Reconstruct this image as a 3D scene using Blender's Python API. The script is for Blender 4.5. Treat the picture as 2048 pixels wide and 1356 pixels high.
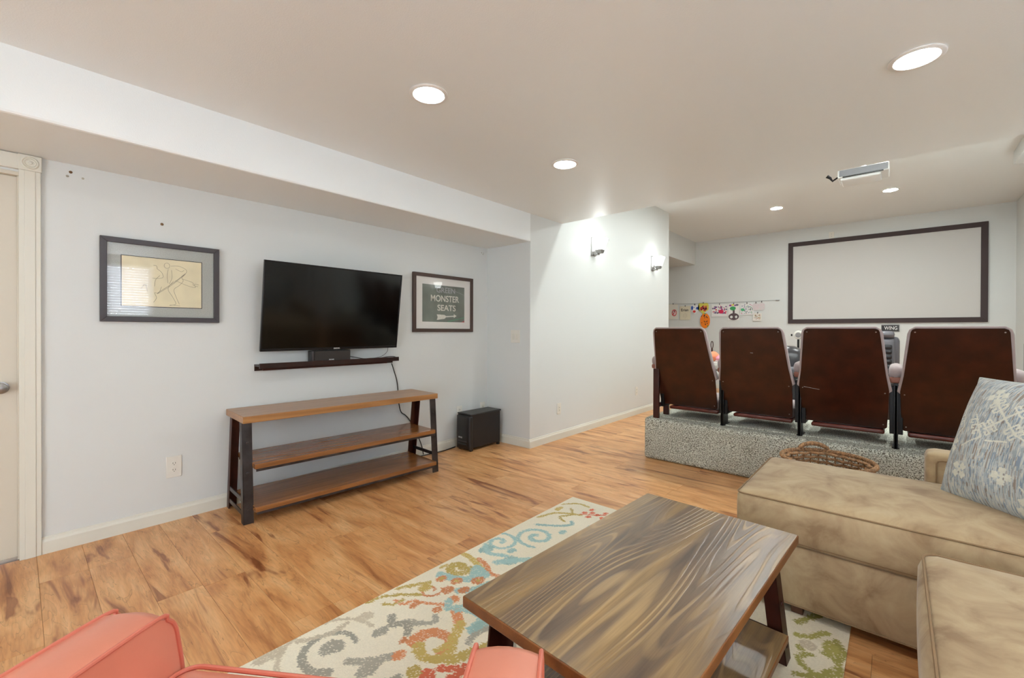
import bpy, bmesh, math, random
import numpy as np
from mathutils import Vector, Matrix
random.seed(7)
RNG = np.random.default_rng(5)
for o in list(bpy.data.objects): bpy.data.objects.remove(o)
SC = bpy.context.scene
COL = SC.collection
PI = math.pi

# ------------------------------------------------------------------ camera
cam_d = bpy.data.cameras.new('camera'); cam = bpy.data.objects.new('camera', cam_d); COL.objects.link(cam)
cam_d.sensor_width = 36.0; cam_d.lens = 871.8/2048*36.0
cam_d.shift_x = 0; cam_d.shift_y = -12.16/2048
cam_d.clip_start = 0.02
ya, pi_, ro = [math.radians(a) for a in (41.372, -0.2766, 0.1648)]
_r = Vector((math.cos(ya), math.sin(ya), 0)); _f = Vector((-math.sin(ya), math.cos(ya), 0)); _u = Vector((0, 0, 1))
f2 = _f*math.cos(pi_)+_u*math.sin(pi_); u2 = _u*math.cos(pi_)-_f*math.sin(pi_)
r3 = _r*math.cos(ro)+u2*math.sin(ro); u3 = u2*math.cos(ro)-_r*math.sin(ro)
m = Matrix((( r3.x, u3.x, -f2.x, 0), (r3.y, u3.y, -f2.y, 0), (r3.z, u3.z, -f2.z, 1.22), (0, 0, 0, 1)))
cam.matrix_world = m
SC.camera = cam

# ------------------------------------------------------------------ world, exposure
w = bpy.data.worlds.new('world'); SC.world = w; w.use_nodes = True
w.node_tree.nodes['Background'].inputs[0].default_value = (0.75, 0.86, 1.0, 1)
w.node_tree.nodes['Background'].inputs[1].default_value = 3.0
vs = SC.view_settings
vs.view_transform = 'Standard'; vs.look = 'None'; vs.gamma = 1.0; vs.use_curve_mapping = False
vs.exposure = 0.82
CAN = 29.0        # emission of a recessed lamp's lens
SCONCE = 7.0
CAN_T = 200.0      # lamps of the raised ceiling
CAN_COL = (0.93, 1.0, 0.99, 1)
# daylight at the window and at an unseen patio door added as fill
def daylight(name, loc, rot, sx, sy, power, colr):
    l = bpy.data.lights.new(name, 'AREA'); l.shape = 'RECTANGLE'; l.size = sx; l.size_y = sy; l.energy = power; l.color = colr
    o = bpy.data.objects.new(name, l); o.location = loc; o.rotation_euler = rot; COL.objects.link(o)
daylight('daylight_window', (2.80, 0.9, 1.87), (0, math.radians(90), 0), 0.84, 1.2, 75, (0.86, 0.93, 1.0))
daylight('fill_patio_door', (0.2, -3.16, 1.1), (math.radians(-90), 0, 0), 3.4, 2.0, 260, (0.88, 0.98, 1.0))  # fill lamp added to brighten the room, at an unseen door

# ------------------------------------------------------------------ materials
def lin(c):
    return tuple(((x/255)/12.92 if x/255 <= .04045 else ((x/255+.055)/1.055)**2.4) for x in c)
class NT:
    def __init__(s, name):
        s.m = bpy.data.materials.new(name); s.m.use_nodes = True; s.t = s.m.node_tree
        s.b = s.t.nodes['Principled BSDF']; s.out = s.t.nodes['Material Output']
    def n(s, typ, **kw):
        x = s.t.nodes.new(typ)
        for k, v in kw.items():
            if k.startswith('_'): setattr(x, k[1:], v)
            else:
                key = int(k[1:]) if k[0] == 'i' and k[1:].isdigit() else k
                x.inputs[key].default_value = v
        return x
    def l(s, a, b): s.t.links.new(a, b)
    def ramp(s, fac, stops):
        r = s.n('ShaderNodeValToRGB'); e = r.color_ramp.elements
        while len(e) < len(stops): e.new(0.5)
        for el, (p, c) in zip(e, stops): el.position = p; el.color = (*c, 1) if len(c) == 3 else c
        s.l(fac, r.inputs[0]); return r
    def mapping(s, scale, coord='Object', loc=(0, 0, 0)):
        tc = s.n('ShaderNodeTexCoord'); mp = s.n('ShaderNodeMapping'); mp.inputs['Scale'].default_value = scale; mp.inputs['Location'].default_value = loc
        s.l(tc.outputs[coord], mp.inputs[0]); return mp
    def bump(s, h, strength=.2, dist=.002):
        b = s.n('ShaderNodeBump', Strength=strength, Distance=dist); s.l(h, b.inputs['Height']); s.l(b.outputs[0], s.b.inputs['Normal']); return b
def plain(name, rgb, rough=.5, metal=0, spec=.5, noise=0, nscale=20, bump=0, bscale=200, coat=0, sheen=0):
    t = NT(name); c = lin(rgb)
    t.b.inputs['Base Color'].default_value = (*c, 1); t.b.inputs['Roughness'].default_value = rough
    t.b.inputs['Metallic'].default_value = metal; t.b.inputs['Specular IOR Level'].default_value = spec
    if coat: t.b.inputs['Coat Weight'].default_value = coat; t.b.inputs['Coat Roughness'].default_value = .08
    if sheen: t.b.inputs['Sheen Weight'].default_value = sheen; t.b.inputs['Sheen Roughness'].default_value = .4
    if noise:
        mp = t.mapping((1, 1, 1)); nz = t.n('ShaderNodeTexNoise', Scale=nscale, Detail=5.0); t.l(mp.outputs[0], nz.inputs[0])
        r = t.ramp(nz.outputs[0], [(.3, tuple(x*(1-noise) for x in c)), (.7, tuple(min(1, x*(1+noise)) for x in c))]); t.l(r.outputs[0], t.b.inputs['Base Color'])
    if bump:
        mp = t.mapping((1, 1, 1)); nz = t.n('ShaderNodeTexNoise', Scale=bscale, Detail=3.0); t.l(mp.outputs[0], nz.inputs[0]); t.bump(nz.outputs[0], bump, .002)
    return t.m
def wood(name, dark, mid, light, axis=1, ring=14, rough=.35, stretch=7, scale=3.0, line=.5, bump=.12, coat=0, darkband=.0, perobj=True, fine=1.0, mott=.35):
    """contour rings of a stretched noise field: flowing cathedral grain along one axis"""
    t = NT(name)
    sc = [scale]*3; sc[axis] = scale/stretch
    mp = t.mapping(tuple(sc))
    big = t.n('ShaderNodeTexNoise', Scale=1.0, Detail=2.0, Roughness=.45); big.noise_dimensions = '4D'; big.inputs['Distortion'].default_value = .35
    t.l(mp.outputs[0], big.inputs['Vector'])
    mul = t.n('ShaderNodeMath', _operation='MULTIPLY'); mul.inputs[1].default_value = ring*6.283
    t.l(big.outputs[0], mul.inputs[0]); sn = t.n('ShaderNodeMath', _operation='SINE'); t.l(mul.outputs[0], sn.inputs[0])
    sc2 = [240*fine]*3; sc2[axis] = 9.0
    mp2 = t.mapping(tuple(sc2)); fi = t.n('ShaderNodeTexNoise', Scale=1.0, Detail=3.0); fi.noise_dimensions = '4D'; t.l(mp2.outputs[0], fi.inputs['Vector'])
    sc3 = [scale*4]*3; sc3[axis] = scale*4/8
    mp3 = t.mapping(tuple(sc3)); me = t.n('ShaderNodeTexNoise', Scale=1.0, Detail=4.0); me.noise_dimensions = '4D'; t.l(mp3.outputs[0], me.inputs['Vector'])
    if perobj:
        oi = t.n('ShaderNodeObjectInfo'); mm = t.n('ShaderNodeMath', _operation='MULTIPLY'); mm.inputs[1].default_value = 37.0
        t.l(oi.outputs['Random'], mm.inputs[0])
        for q in (big, fi, me): t.l(mm.outputs[0], q.inputs['W'])
    a = t.n('ShaderNodeMath', _operation='MULTIPLY_ADD'); a.inputs[1].default_value = line*.5; a.inputs[2].default_value = .5; t.l(sn.outputs[0], a.inputs[0])
    b = t.n('ShaderNodeMath', _operation='MULTIPLY_ADD'); b.inputs[1].default_value = mott*2; t.l(me.outputs[0], b.inputs[0])
    c0 = t.n('ShaderNodeMath', _operation='SUBTRACT'); c0.inputs[1].default_value = mott; t.l(a.outputs[0], c0.inputs[0]); t.l(c0.outputs[0], b.inputs[2])
    c = t.n('ShaderNodeMath', _operation='MULTIPLY_ADD'); c.inputs[1].default_value = .3; t.l(fi.outputs[0], c.inputs[0])
    d0 = t.n('ShaderNodeMath', _operation='SUBTRACT'); d0.inputs[1].default_value = .15; t.l(b.outputs[0], d0.inputs[0]); t.l(d0.outputs[0], c.inputs[2])
    r = t.ramp(c.outputs[0], [(.12, lin(dark)), (.5, lin(mid)), (.85, lin(light))]); t.l(r.outputs[0], t.b.inputs['Base Color'])
    t.b.inputs['Roughness'].default_value = rough
    if coat: t.b.inputs['Coat Weight'].default_value = coat; t.b.inputs['Coat Roughness'].default_value = .12
    t.bump(c.outputs[0], bump, .001)
    return t.m
def emis(name, rgb, strength):
    t = NT(name); t.b.inputs['Base Color'].default_value = (*rgb[:3], 1)
    t.b.inputs['Emission Color'].default_value = (*rgb[:3], 1); t.b.inputs['Emission Strength'].default_value = strength; return t.m
def vcol(name, rough=.8, bump=0, bscale=300, sheen=0, spec=.3):
    t = NT(name); a = t.n('ShaderNodeVertexColor', _layer_name='Col'); t.l(a.outputs[0], t.b.inputs['Base Color'])
    t.b.inputs['Roughness'].default_value = rough; t.b.inputs['Specular IOR Level'].default_value = spec
    if sheen: t.b.inputs['Sheen Weight'].default_value = sheen
    if bump:
        mp = t.mapping((1, 1, 1)); nz = t.n('ShaderNodeTexNoise', Scale=bscale, Detail=2.0); t.l(mp.outputs[0], nz.inputs[0]); t.bump(nz.outputs[0], bump, .003)
    return t.m
def paint(name, rgb, rough=.5, strength=.25):
    t = NT(name); t.b.inputs['Base Color'].default_value = (*lin(rgb), 1); t.b.inputs['Roughness'].default_value = rough
    mp = t.mapping((1, 1, 1), 'Object'); nz = t.n('ShaderNodeTexNoise', Scale=160.0, Detail=2.0); t.l(mp.outputs[0], nz.inputs[0]); t.bump(nz.outputs[0], strength, .0012)
    return t.m
def glassy(name, fac_rough=.02, tint=(1, 1, 1)):
    t = NT(name); tr = t.n('ShaderNodeBsdfTransparent'); tr.inputs[0].default_value = (*tint, 1)
    gl = t.n('ShaderNodeBsdfGlossy'); gl.inputs['Roughness'].default_value = fac_rough
    fr = t.n('ShaderNodeFresnel', IOR=1.5); mx = t.n('ShaderNodeMixShader')
    ge = t.n('ShaderNodeNewGeometry'); iv = t.n('ShaderNodeMath', _operation='SUBTRACT'); iv.inputs[0].default_value = 1.0; t.l(ge.outputs['Backfacing'], iv.inputs[1])   # no total reflection inside the sheet
    mu = t.n('ShaderNodeMath', _operation='MULTIPLY'); t.l(fr.outputs[0], mu.inputs[0]); t.l(iv.outputs[0], mu.inputs[1]); t.l(mu.outputs[0], mx.inputs[0]); t.l(tr.outputs[0], mx.inputs[1]); t.l(gl.outputs[0], mx.inputs[2]); t.l(mx.outputs[0], t.out.inputs[0]); return t.m

M = {}
M['wall'] = paint('wall_paint', (216, 218, 215), .42, .22)
M['ceil'] = paint('ceiling_paint', (238, 241, 240), .36, .45)
M['trim'] = plain('trim_paint', (220, 217, 204), .38)
M['door'] = plain('door_paint', (212, 204, 188), .42)
M['grout'] = plain('floor_joint', (96, 62, 36), .8)
# laminate floor: orange brown with dark knotty streaks
def floor_mat():
    t = NT('laminate_planks')
    mp = t.mapping((2.0, 9.5, 9.5)); big = t.n('ShaderNodeTexNoise', Scale=1.0, Detail=4.0, Roughness=.55); big.noise_dimensions = '4D'; big.inputs['Distortion'].default_value = .9
    mp2 = t.mapping((12, 160, 160)); fi = t.n('ShaderNodeTexNoise', Scale=1.0, Detail=3.0); fi.noise_dimensions = '4D'
    mp3 = t.mapping((1.15, 8.5, 8.5), loc=(3, 1, 2)); ve = t.n('ShaderNodeTexNoise', Scale=1.0, Detail=3.0, Roughness=.6); ve.noise_dimensions = '4D'; ve.inputs['Distortion'].default_value = 1.3
    t.l(mp.outputs[0], big.inputs['Vector']); t.l(mp2.outputs[0], fi.inputs['Vector']); t.l(mp3.outputs[0], ve.inputs['Vector'])
    oi = t.n('ShaderNodeObjectInfo'); mm = t.n('ShaderNodeMath', _operation='MULTIPLY'); mm.inputs[1].default_value = 41.0; t.l(oi.outputs['Random'], mm.inputs[0])
    for q in (big, fi, ve): t.l(mm.outputs[0], q.inputs['W'])
    base = t.ramp(big.outputs[0], [(.28, lin((172, 110, 64))), (.42, lin((212, 150, 94))), (.55, lin((228, 171, 114))), (.72, lin((240, 194, 140)))])
    # narrow contour veins
    mu = t.n('ShaderNodeMath', _operation='MULTIPLY'); mu.inputs[1].default_value = 9.0; t.l(ve.outputs[0], mu.inputs[0])
    fr = t.n('ShaderNodeMath', _operation='FRACT'); t.l(mu.outputs[0], fr.inputs[0])
    vr = t.ramp(fr.outputs[0], [(0.0, (.42, .36, .32)), (.05, (1, 1, 1)), (.5, (1, 1, 1)), (1.0, (.88, .88, .88))])
    # dark knotty patches where the vein field is low
    kr = t.ramp(ve.outputs[0], [(.34, lin((158, 112, 92))), (.42, (1, 1, 1))])
    fr2 = t.ramp(fi.outputs[0], [(.3, (.84, .82, .8)), (.6, (1, 1, 1))])
    col = base.outputs[0]
    for k, f in ((vr, .8), (kr, .75), (fr2, .85)):
        mx = t.n('ShaderNodeMix', _data_type='RGBA', _blend_type='MULTIPLY'); mx.inputs[0].default_value = f
        t.l(col, mx.inputs[6]); t.l(k.outputs[0], mx.inputs[7]); col = mx.outputs[2]
    t.l(col, t.b.inputs['Base Color']); t.b.inputs['Roughness'].default_value = .3
    t.bump(fi.outputs[0], .06, .001); return t.m
M['floor'] = floor_mat()
M['slab'] = plain('subfloor', (100, 80, 60), .9)
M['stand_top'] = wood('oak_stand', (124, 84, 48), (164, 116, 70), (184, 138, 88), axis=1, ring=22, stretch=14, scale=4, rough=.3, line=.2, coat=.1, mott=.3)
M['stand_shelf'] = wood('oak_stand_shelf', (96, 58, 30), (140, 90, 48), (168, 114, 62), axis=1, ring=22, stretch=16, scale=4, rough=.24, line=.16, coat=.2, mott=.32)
def table_wood():
    t = NT('stained_pine_top')
    mp = t.mapping((4.2, .42, 4.2)); ring = t.n('ShaderNodeTexNoise', Scale=1.0, Detail=1.5, Roughness=.4); ring.inputs['Distortion'].default_value = .25; t.l(mp.outputs[0], ring.inputs[0])
    mu = t.n('ShaderNodeMath', _operation='MULTIPLY'); mu.inputs[1].default_value = 250.0; t.l(ring.outputs[0], mu.inputs[0]); sn = t.n('ShaderNodeMath', _operation='SINE'); t.l(mu.outputs[0], sn.inputs[0])
    li = t.ramp(sn.outputs[0], [(.0, (0, 0, 0)), (.25, (0, 0, 0)), (.95, (1, 1, 1))])
    mp2 = t.mapping((13, .9, 13)); st_ = t.n('ShaderNodeTexNoise', Scale=1.0, Detail=4.0, Roughness=.55); t.l(mp2.outputs[0], st_.inputs[0])
    mp3 = t.mapping((260, 7, 260)); fi = t.n('ShaderNodeTexNoise', Scale=1.0, Detail=2.0); t.l(mp3.outputs[0], fi.inputs[0])
    mp4 = t.mapping((5, 2, 5), loc=(4, 2, 0)); ms_ = t.n('ShaderNodeTexNoise', Scale=1.0, Detail=2.0); t.l(mp4.outputs[0], ms_.inputs[0])
    base = t.ramp(st_.outputs[0], [(.3, lin((92, 76, 64))), (.45, lin((122, 100, 78))), (.58, lin((150, 122, 84))), (.72, lin((176, 140, 90)))])
    md = t.ramp(ms_.outputs[0], [(.42, (0.05, 0.05, 0.05)), (.62, (.5, .5, .5))])
    f1_ = t.n('ShaderNodeMath', _operation='MULTIPLY'); t.l(li.outputs[0], f1_.inputs[0]); t.l(md.outputs[0], f1_.inputs[1])
    mx = t.n('ShaderNodeMix', _data_type='RGBA'); t.l(f1_.outputs[0], mx.inputs[0]); t.l(base.outputs[0], mx.inputs[6]); mx.inputs[7].default_value = (*lin((206, 172, 120)), 1)
    fr_ = t.ramp(fi.outputs[0], [(.3, (.8, .79, .78)), (.65, (1, 1, 1))]); m2 = t.n('ShaderNodeMix', _data_type='RGBA', _blend_type='MULTIPLY'); m2.inputs[0].default_value = .8
    t.l(mx.outputs[2], m2.inputs[6]); t.l(fr_.outputs[0], m2.inputs[7]); t.l(m2.outputs[2], t.b.inputs['Base Color']); t.b.inputs['Roughness'].default_value = .3
    t.bump(li.outputs[0], .35, .0012); return t.m
M['table_top'] = table_wood()
M['table_edge'] = wood('stained_pine_edge', (96, 56, 24), (132, 80, 38), (160, 104, 54), axis=1, ring=6, stretch=8, scale=4, rough=.35, line=.3)
M['steel'] = plain('worn_dark_steel', (74, 70, 70), .38, .75, noise=.45, nscale=9)
M['rust'] = plain('brown_steel', (60, 24, 14), .4, .3, noise=.4, nscale=12)
M['black_metal'] = plain('black_metal', (16, 14, 14), .4, .3)
M['darkwood'] = plain('espresso_wood', (44, 20, 14), .3, 0, noise=.3, nscale=25)
M['frame_black'] = plain('frame_charcoal', (62, 56, 58), .4)
M['frame_brown'] = plain('frame_espresso', (72, 52, 44), .4)
M['mat_grey'] = plain('mat_board_grey', (172, 174, 168), .9, noise=.12, nscale=200)
M['mat_white'] = plain('mat_board_white', (222, 218, 212), .85)
M['paper'] = plain('cream_paper', (228, 217, 184), .85, noise=.06, nscale=12)
M['pencil'] = plain('pencil', (128, 118, 98), .9)
M['ink_black'] = plain('ink_line', (46, 44, 46), .8)
M['glass'] = glassy('picture_glass', .015)
M['poster'] = plain('poster_green', (108, 114, 104), .6, noise=.25, nscale=7)  # print lightened to stand in for reflections on its glass
M['letter'] = plain('poster_letters', (214, 210, 198), .7, noise=.12, nscale=60)
M['letter_dim'] = plain('poster_letters_faded', (158, 158, 160), .7, noise=.2, nscale=60)
M['poster_line'] = plain('poster_green_line', (84, 150, 112), .6)
M['poster_red'] = plain('poster_red', (190, 60, 66), .6)
M['screen_black'] = plain('tv_glass', (3, 3, 3), .12, spec=.6)
M['tv_bezel'] = plain('tv_bezel', (44, 42, 44), .25, .6)
M['tv_back'] = plain('tv_back', (18, 18, 18), .5)
M['cloth_black'] = plain('speaker_cloth', (52, 46, 42), .8, bump=.6, bscale=900, noise=.4, nscale=500)
M['plastic_black'] = plain('black_plastic', (30, 28, 28), .38)
M['plastic_textured'] = plain('textured_black_vinyl', (26, 20, 18), .5, bump=.5, bscale=500, noise=.3, nscale=350)
M['white_print'] = plain('white_print', (225, 225, 225), .6)
M['plate'] = plain('white_plastic', (226, 222, 212), .35)
M['plate_dark'] = plain('outlet_slots', (70, 60, 50), .6)
M['screen_white'] = plain('projection_fabric', (206, 204, 200), .9)
M['screen_frame'] = plain('screen_velvet', (66, 54, 54), .75)
M['nickel'] = plain('brushed_nickel', (150, 148, 146), .32, .85)
M['shade'] = emis('frosted_lamp_glass', (.95, 1.0, .99), SCONCE)
M['lens'] = emis('lamp_lens', CAN_COL, CAN)
M['lens_t'] = emis('lamp_lens_raised_ceiling', CAN_COL, CAN_T)
M['can_trim'] = plain('lamp_trim_white', (235, 232, 228), .4)
M['proj_white'] = plain('projector_white', (226, 226, 224), .4)
M['proj_grey'] = plain('projector_grey', (140, 140, 144), .4)
M['laminate'] = plain('brown_seat_shell', (52, 20, 9), .3, noise=.5, nscale=9)
M['shell_red'] = plain('red_brown_pan', (92, 32, 16), .35, noise=.3, nscale=10)
M['post_wood'] = plain('dark_red_wood_post', (58, 20, 14), .35, noise=.3, nscale=12)
M['seat_fabric'] = plain('mauve_grey_upholstery', (168, 154, 152), .9, bump=.4, bscale=500, sheen=.2)
M['pad_brown'] = plain('armrest_brown', (150, 98, 82), .6)
M['suede'] = None
def suede():
    t = NT('tan_microsuede'); mp = t.mapping((1, 1, 1)); n1 = t.n('ShaderNodeTexNoise', Scale=6.5, Detail=5.0, Roughness=.6); n1.inputs['Distortion'].default_value = .7
    n2 = t.n('ShaderNodeTexNoise', Scale=380.0, Detail=2.0); t.l(mp.outputs[0], n1.inputs[0]); t.l(mp.outputs[0], n2.inputs[0])
    r = t.ramp(n1.outputs[0], [(.32, lin((148, 120, 88))), (.44, lin((170, 144, 110))), (.56, lin((182, 158, 122))), (.7, lin((192, 170, 134)))]); t.l(r.outputs[0], t.b.inputs['Base Color'])
    t.b.inputs['Roughness'].default_value = .85; t.b.inputs['Sheen Weight'].default_value = .2; t.b.inputs['Sheen Roughness'].default_value = .35
    t.bump(n2.outputs[0], .15, .001); return t.m
M['suede'] = suede()
M['welt'] = plain('suede_welt', (142, 114, 82), .8)
M['sofa_leg'] = plain('sofa_leg_wood', (84, 50, 34), .4)
def carpet():
    t = NT('pepper_carpet'); mp = t.mapping((1, 1, 1)); n1 = t.n('ShaderNodeTexNoise', Scale=125.0, Detail=2.0, Roughness=.7); n2 = t.n('ShaderNodeTexNoise', Scale=3.0, Detail=2.0)
    t.l(mp.outputs[0], n1.inputs[0]); t.l(mp.outputs[0], n2.inputs[0])
    r = t.ramp(n1.outputs[0], [(.36, lin((80, 76, 66))), (.45, lin((160, 158, 144))), (.54, lin((216, 218, 204))), (.64, lin((236, 238, 226)))])
    r2 = t.ramp(n2.outputs[0], [(.3, (.86, .86, .86)), (.7, (1, 1, 1))]); mx = t.n('ShaderNodeMix', _data_type='RGBA', _blend_type='MULTIPLY'); mx.inputs[0].default_value = 1
    t.l(r.outputs[0], mx.inputs[6]); t.l(r2.outputs[0], mx.inputs[7]); t.l(mx.outputs[2], t.b.inputs['Base Color'])
    t.b.inputs['Roughness'].default_value = 1.0; t.b.inputs['Specular IOR Level'].default_value = .1; t.bump(n1.outputs[0], .9, .006); return t.m
M['carpet'] = carpet()
M['coral'] = plain('coral_leather', (232, 146, 120), .33, bump=.08, bscale=120, noise=.05, nscale=6)
M['coral_pipe'] = plain('coral_piping', (222, 124, 102), .38)
M['coral_wood'] = plain('chair_leg_wood', (60, 38, 26), .4)
M['straw'] = plain('water_hyacinth', (154, 116, 80), .7, noise=.6, nscale=60)
M['leather_black'] = plain('black_leather', (40, 38, 42), .32, bump=.2, bscale=90)
M['leather_grey'] = plain('grey_leather', (104, 102, 108), .35)
M['pink'] = plain('pink_plush', (244, 160, 180), .9, noise=.2, nscale=14)
M['orange_plush'] = plain('orange_plush', (240, 150, 110), .9)
M['white_box'] = plain('white_laminate', (226, 224, 218), .5)
M['rug'] = vcol('woven_rug', .95, .5, 260, spec=.1)
M['pillow'] = vcol('woven_pillow', .9, .5, 500, sheen=.2, spec=.2)
M['sheet'] = vcol('drawn_paper', .85)
def blind():
    t = NT('blind_slat'); t.b.inputs['Base Color'].default_value = (*lin((226, 230, 238)), 1); tl = t.n('ShaderNodeBsdfTranslucent'); tl.inputs[0].default_value = (*lin((226, 230, 240)), 1)
    mx = t.n('ShaderNodeMixShader'); mx.inputs[0].default_value = .22; t.l(t.b.outputs[0], mx.inputs[1]); t.l(tl.outputs[0], mx.inputs[2]); t.l(mx.outputs[0], t.out.inputs[0]); return t.m
M['blind'] = blind()
M['dirt'] = plain('spackle', (172, 166, 152), .9)
M['screw'] = plain('brass_screw', (120, 92, 60), .5, .5)

# ------------------------------------------------------------------ mesh helpers
class MB:
    def __init__(s): s.v = []; s.f = []
    def add(s, vs_, fs_, T=None):
        o = len(s.v)
        s.v += [tuple(T @ Vector(p)) if T is not None else tuple(p) for p in vs_]
        s.f += [tuple(i+o for i in f) for f in fs_]; return s
    def box(s, a, b, T=None):
        x0, y0, z0 = a; x1, y1, z1 = b
        return s.add([(x0,y0,z0),(x1,y0,z0),(x1,y1,z0),(x0,y1,z0),(x0,y0,z1),(x1,y0,z1),(x1,y1,z1),(x0,y1,z1)],
                     [(3,2,1,0),(4,5,6,7),(0,1,5,4),(1,2,6,5),(2,3,7,6),(3,0,4,7)], T)
    def bar(s, p, q, wv, hv):
        """box from p to q with half cross vectors wv, hv"""
        p, q, wv, hv = map(Vector, (p, q, wv, hv)); vs_ = []
        for e in (p, q): vs_ += [e-wv-hv, e+wv-hv, e+wv+hv, e-wv+hv]
        return s.add(vs_, [(0,1,2,3),(7,6,5,4),(0,4,5,1),(1,5,6,2),(2,6,7,3),(3,7,4,0)])
    def prism(s, poly, axis, a, b, T=None):
        """poly of 2-D points extruded on axis from a to b"""
        n = len(poly)
        def P(u, v, t): return {0: (t, u, v), 1: (u, t, v), 2: (u, v, t)}[axis]
        vs_ = [P(u, v, a) for u, v in poly]+[P(u, v, b) for u, v in poly]
        fs_ = [tuple(range(n))[::-1], tuple(range(n, 2*n))]+[(i, (i+1) % n, (i+1) % n+n, i+n) for i in range(n)]
        return s.add(vs_, fs_, T)
    def lathe(s, prof, n=24, T=None, cap=True):
        vs_ = []; fs_ = []
        for r, z in prof:
            for i in range(n): a = 2*PI*i/n; vs_.append((r*math.cos(a), r*math.sin(a), z))
        for k in range(len(prof)-1):
            for i in range(n): j = (i+1) % n; fs_.append((k*n+i, k*n+j, (k+1)*n+j, (k+1)*n+i))
        if cap: fs_.append(tuple(range(n))[::-1]); fs_.append(tuple(range((len(prof)-1)*n, len(prof)*n)))
        return s.add(vs_, fs_, T)
    def tube(s, pts, r, n=8, closed=False):
        pts = [Vector(p) for p in pts]; k = len(pts); vs_ = []; fs_ = []; prev = None
        for i, p in enumerate(pts):
            if closed: d = pts[(i+1) % k]-pts[i-1]
            else: d = pts[min(i+1, k-1)]-pts[max(i-1, 0)]
            d.normalize()
            if prev is None: up = Vector((0, 0, 1)) if abs(d.z) < .9 else Vector((1, 0, 0)); a = d.cross(up).normalized()
            else: a = (prev-d*prev.dot(d)).normalized()
            prev = a; b = d.cross(a); rr = r[i] if isinstance(r, (list, tuple)) else r
            for j in range(n): t = 2*PI*j/n; vs_.append(p+a*math.cos(t)*rr+b*math.sin(t)*rr)
        for i in range(k if closed else k-1):
            i2 = (i+1) % k
            for j in range(n): j2 = (j+1) % n; fs_.append((i*n+j, i*n+j2, i2*n+j2, i2*n+j))
        if not closed: fs_.append(tuple(range(n))[::-1]); fs_.append(tuple(range((k-1)*n, k*n)))
        return s.add(vs_, fs_)
    def ribbon(s, pts, wid, nrm, off=(0, 0, 0)):
        pts = [Vector(p)+Vector(off) for p in pts]; nrm = Vector(nrm); vs_ = []; fs_ = []
        for i, p in enumerate(pts):
            d = (pts[min(i+1, len(pts)-1)]-pts[max(i-1, 0)]).normalized(); a = d.cross(nrm).normalized()*wid*.5; vs_ += [p-a, p+a]
        for i in range(len(pts)-1): fs_.append((2*i, 2*i+1, 2*i+3, 2*i+2))
        return s.add(vs_, fs_)
    def roundbox(s, a, b, r=.02, n=(10, 10, 6), crown=(0, 0, 0), T=None):
        """soft box: rounded edges of radius r, every face may swell (crown per axis)"""
        c = [(a[i]+b[i])/2 for i in range(3)]; h = [(b[i]-a[i])/2 for i in range(3)]; idx = {}; vs_ = []; fs_ = []
        def grid(k):
            e = r/h[k]; N = n[k]; q = [-1, -1+e*.3, -1+e] + [-1+e+(2-2*e)*i/N for i in range(1, N)] + [1-e, 1-e*.3, 1]; return q
        G = [grid(k) for k in range(3)]
        def vert(p):
            key = tuple(round(x, 5) for x in p)
            if key in idx: return idx[key]
            q = [p[i]*h[i] for i in range(3)]
            inn = [max(-(h[i]-r), min(h[i]-r, q[i])) for i in range(3)]
            d = Vector([q[i]-inn[i] for i in range(3)])
            if d.length > 1e-9: d = d.normalized()*r
            o = [inn[i]+d[i] for i in range(3)]
            for k in range(3):
                if crown[k]:
                    i, j = [x for x in range(3) if x != k]
                    o[k] += (1 if p[k] > 0 else -1)*abs(p[k])**3*crown[k]*(1-p[i]**2)*(1-p[j]**2)
            idx[key] = len(vs_); vs_.append(tuple(o[i]+c[i] for i in range(3))); return idx[key]
        for k in range(3):
            i, j = [x for x in range(3) if x != k]
            for sg in (-1, 1):
                for x0, x1 in zip(G[i], G[i][1:]):
                    for y0, y1 in zip(G[j], G[j][1:]):
                        q = []
                        for xx, yy in ((x0, y0), (x1, y0), (x1, y1), (x0, y1)):
                            p = [0]*3; p[k] = sg; p[i] = xx; p[j] = yy; q.append(vert(p))
                        if (sg > 0) == (k == 1): q = q[::-1]
                        fs_.append(tuple(q))
        return s.add(vs_, fs_, T)
    def build(s, name, mat, parent=None, smooth=False, bevel=0, seg=2, loc=None, rot=None):
        me = bpy.data.meshes.new(name); me.from_pydata(s.v, [], s.f); me.update()
        if isinstance(mat, str): mat = M[mat]
        me.materials.append(mat)
        if smooth:
            me.polygons.foreach_set('use_smooth', [True]*len(me.polygons))
            try: me.set_sharp_from_angle(angle=math.radians(40))
            except Exception: pass
        o = bpy.data.objects.new(name, me); COL.objects.link(o)
        if parent is not None: o.parent = parent
        if loc is not None: o.location = loc
        if rot is not None: o.rotation_euler = rot
        if bevel:
            b = o.modifiers.new('bevel', 'BEVEL'); b.width = bevel; b.segments = seg; b.limit_method = 'ANGLE'; b.angle_limit = math.radians(35)
            me.polygons.foreach_set('use_smooth', [True]*len(me.polygons))
            try: me.set_sharp_from_angle(angle=math.radians(35))
            except Exception: pass
        return o
def fix(o):
    bm = bmesh.new(); bm.from_mesh(o.data); bmesh.ops.recalc_face_normals(bm, faces=bm.faces); bm.to_mesh(o.data); bm.free(); return o
def thing(name, label, cat, loc=(0, 0, 0), rz=0, group=None):
    o = bpy.data.objects.new(name, None); COL.objects.link(o); o.location = loc; o.rotation_euler = (0, 0, rz); o.empty_display_size = .1
    o['label'] = label; o['category'] = cat
    if group: o['group'] = group
    return o
def tag(o, label, cat, group=None):
    o['label'] = label; o['category'] = cat
    if group: o['group'] = group
    return o
def struct(o, kind='structure'): o['kind'] = kind; return o
def lab(o, s): o['label'] = s; return o
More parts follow.
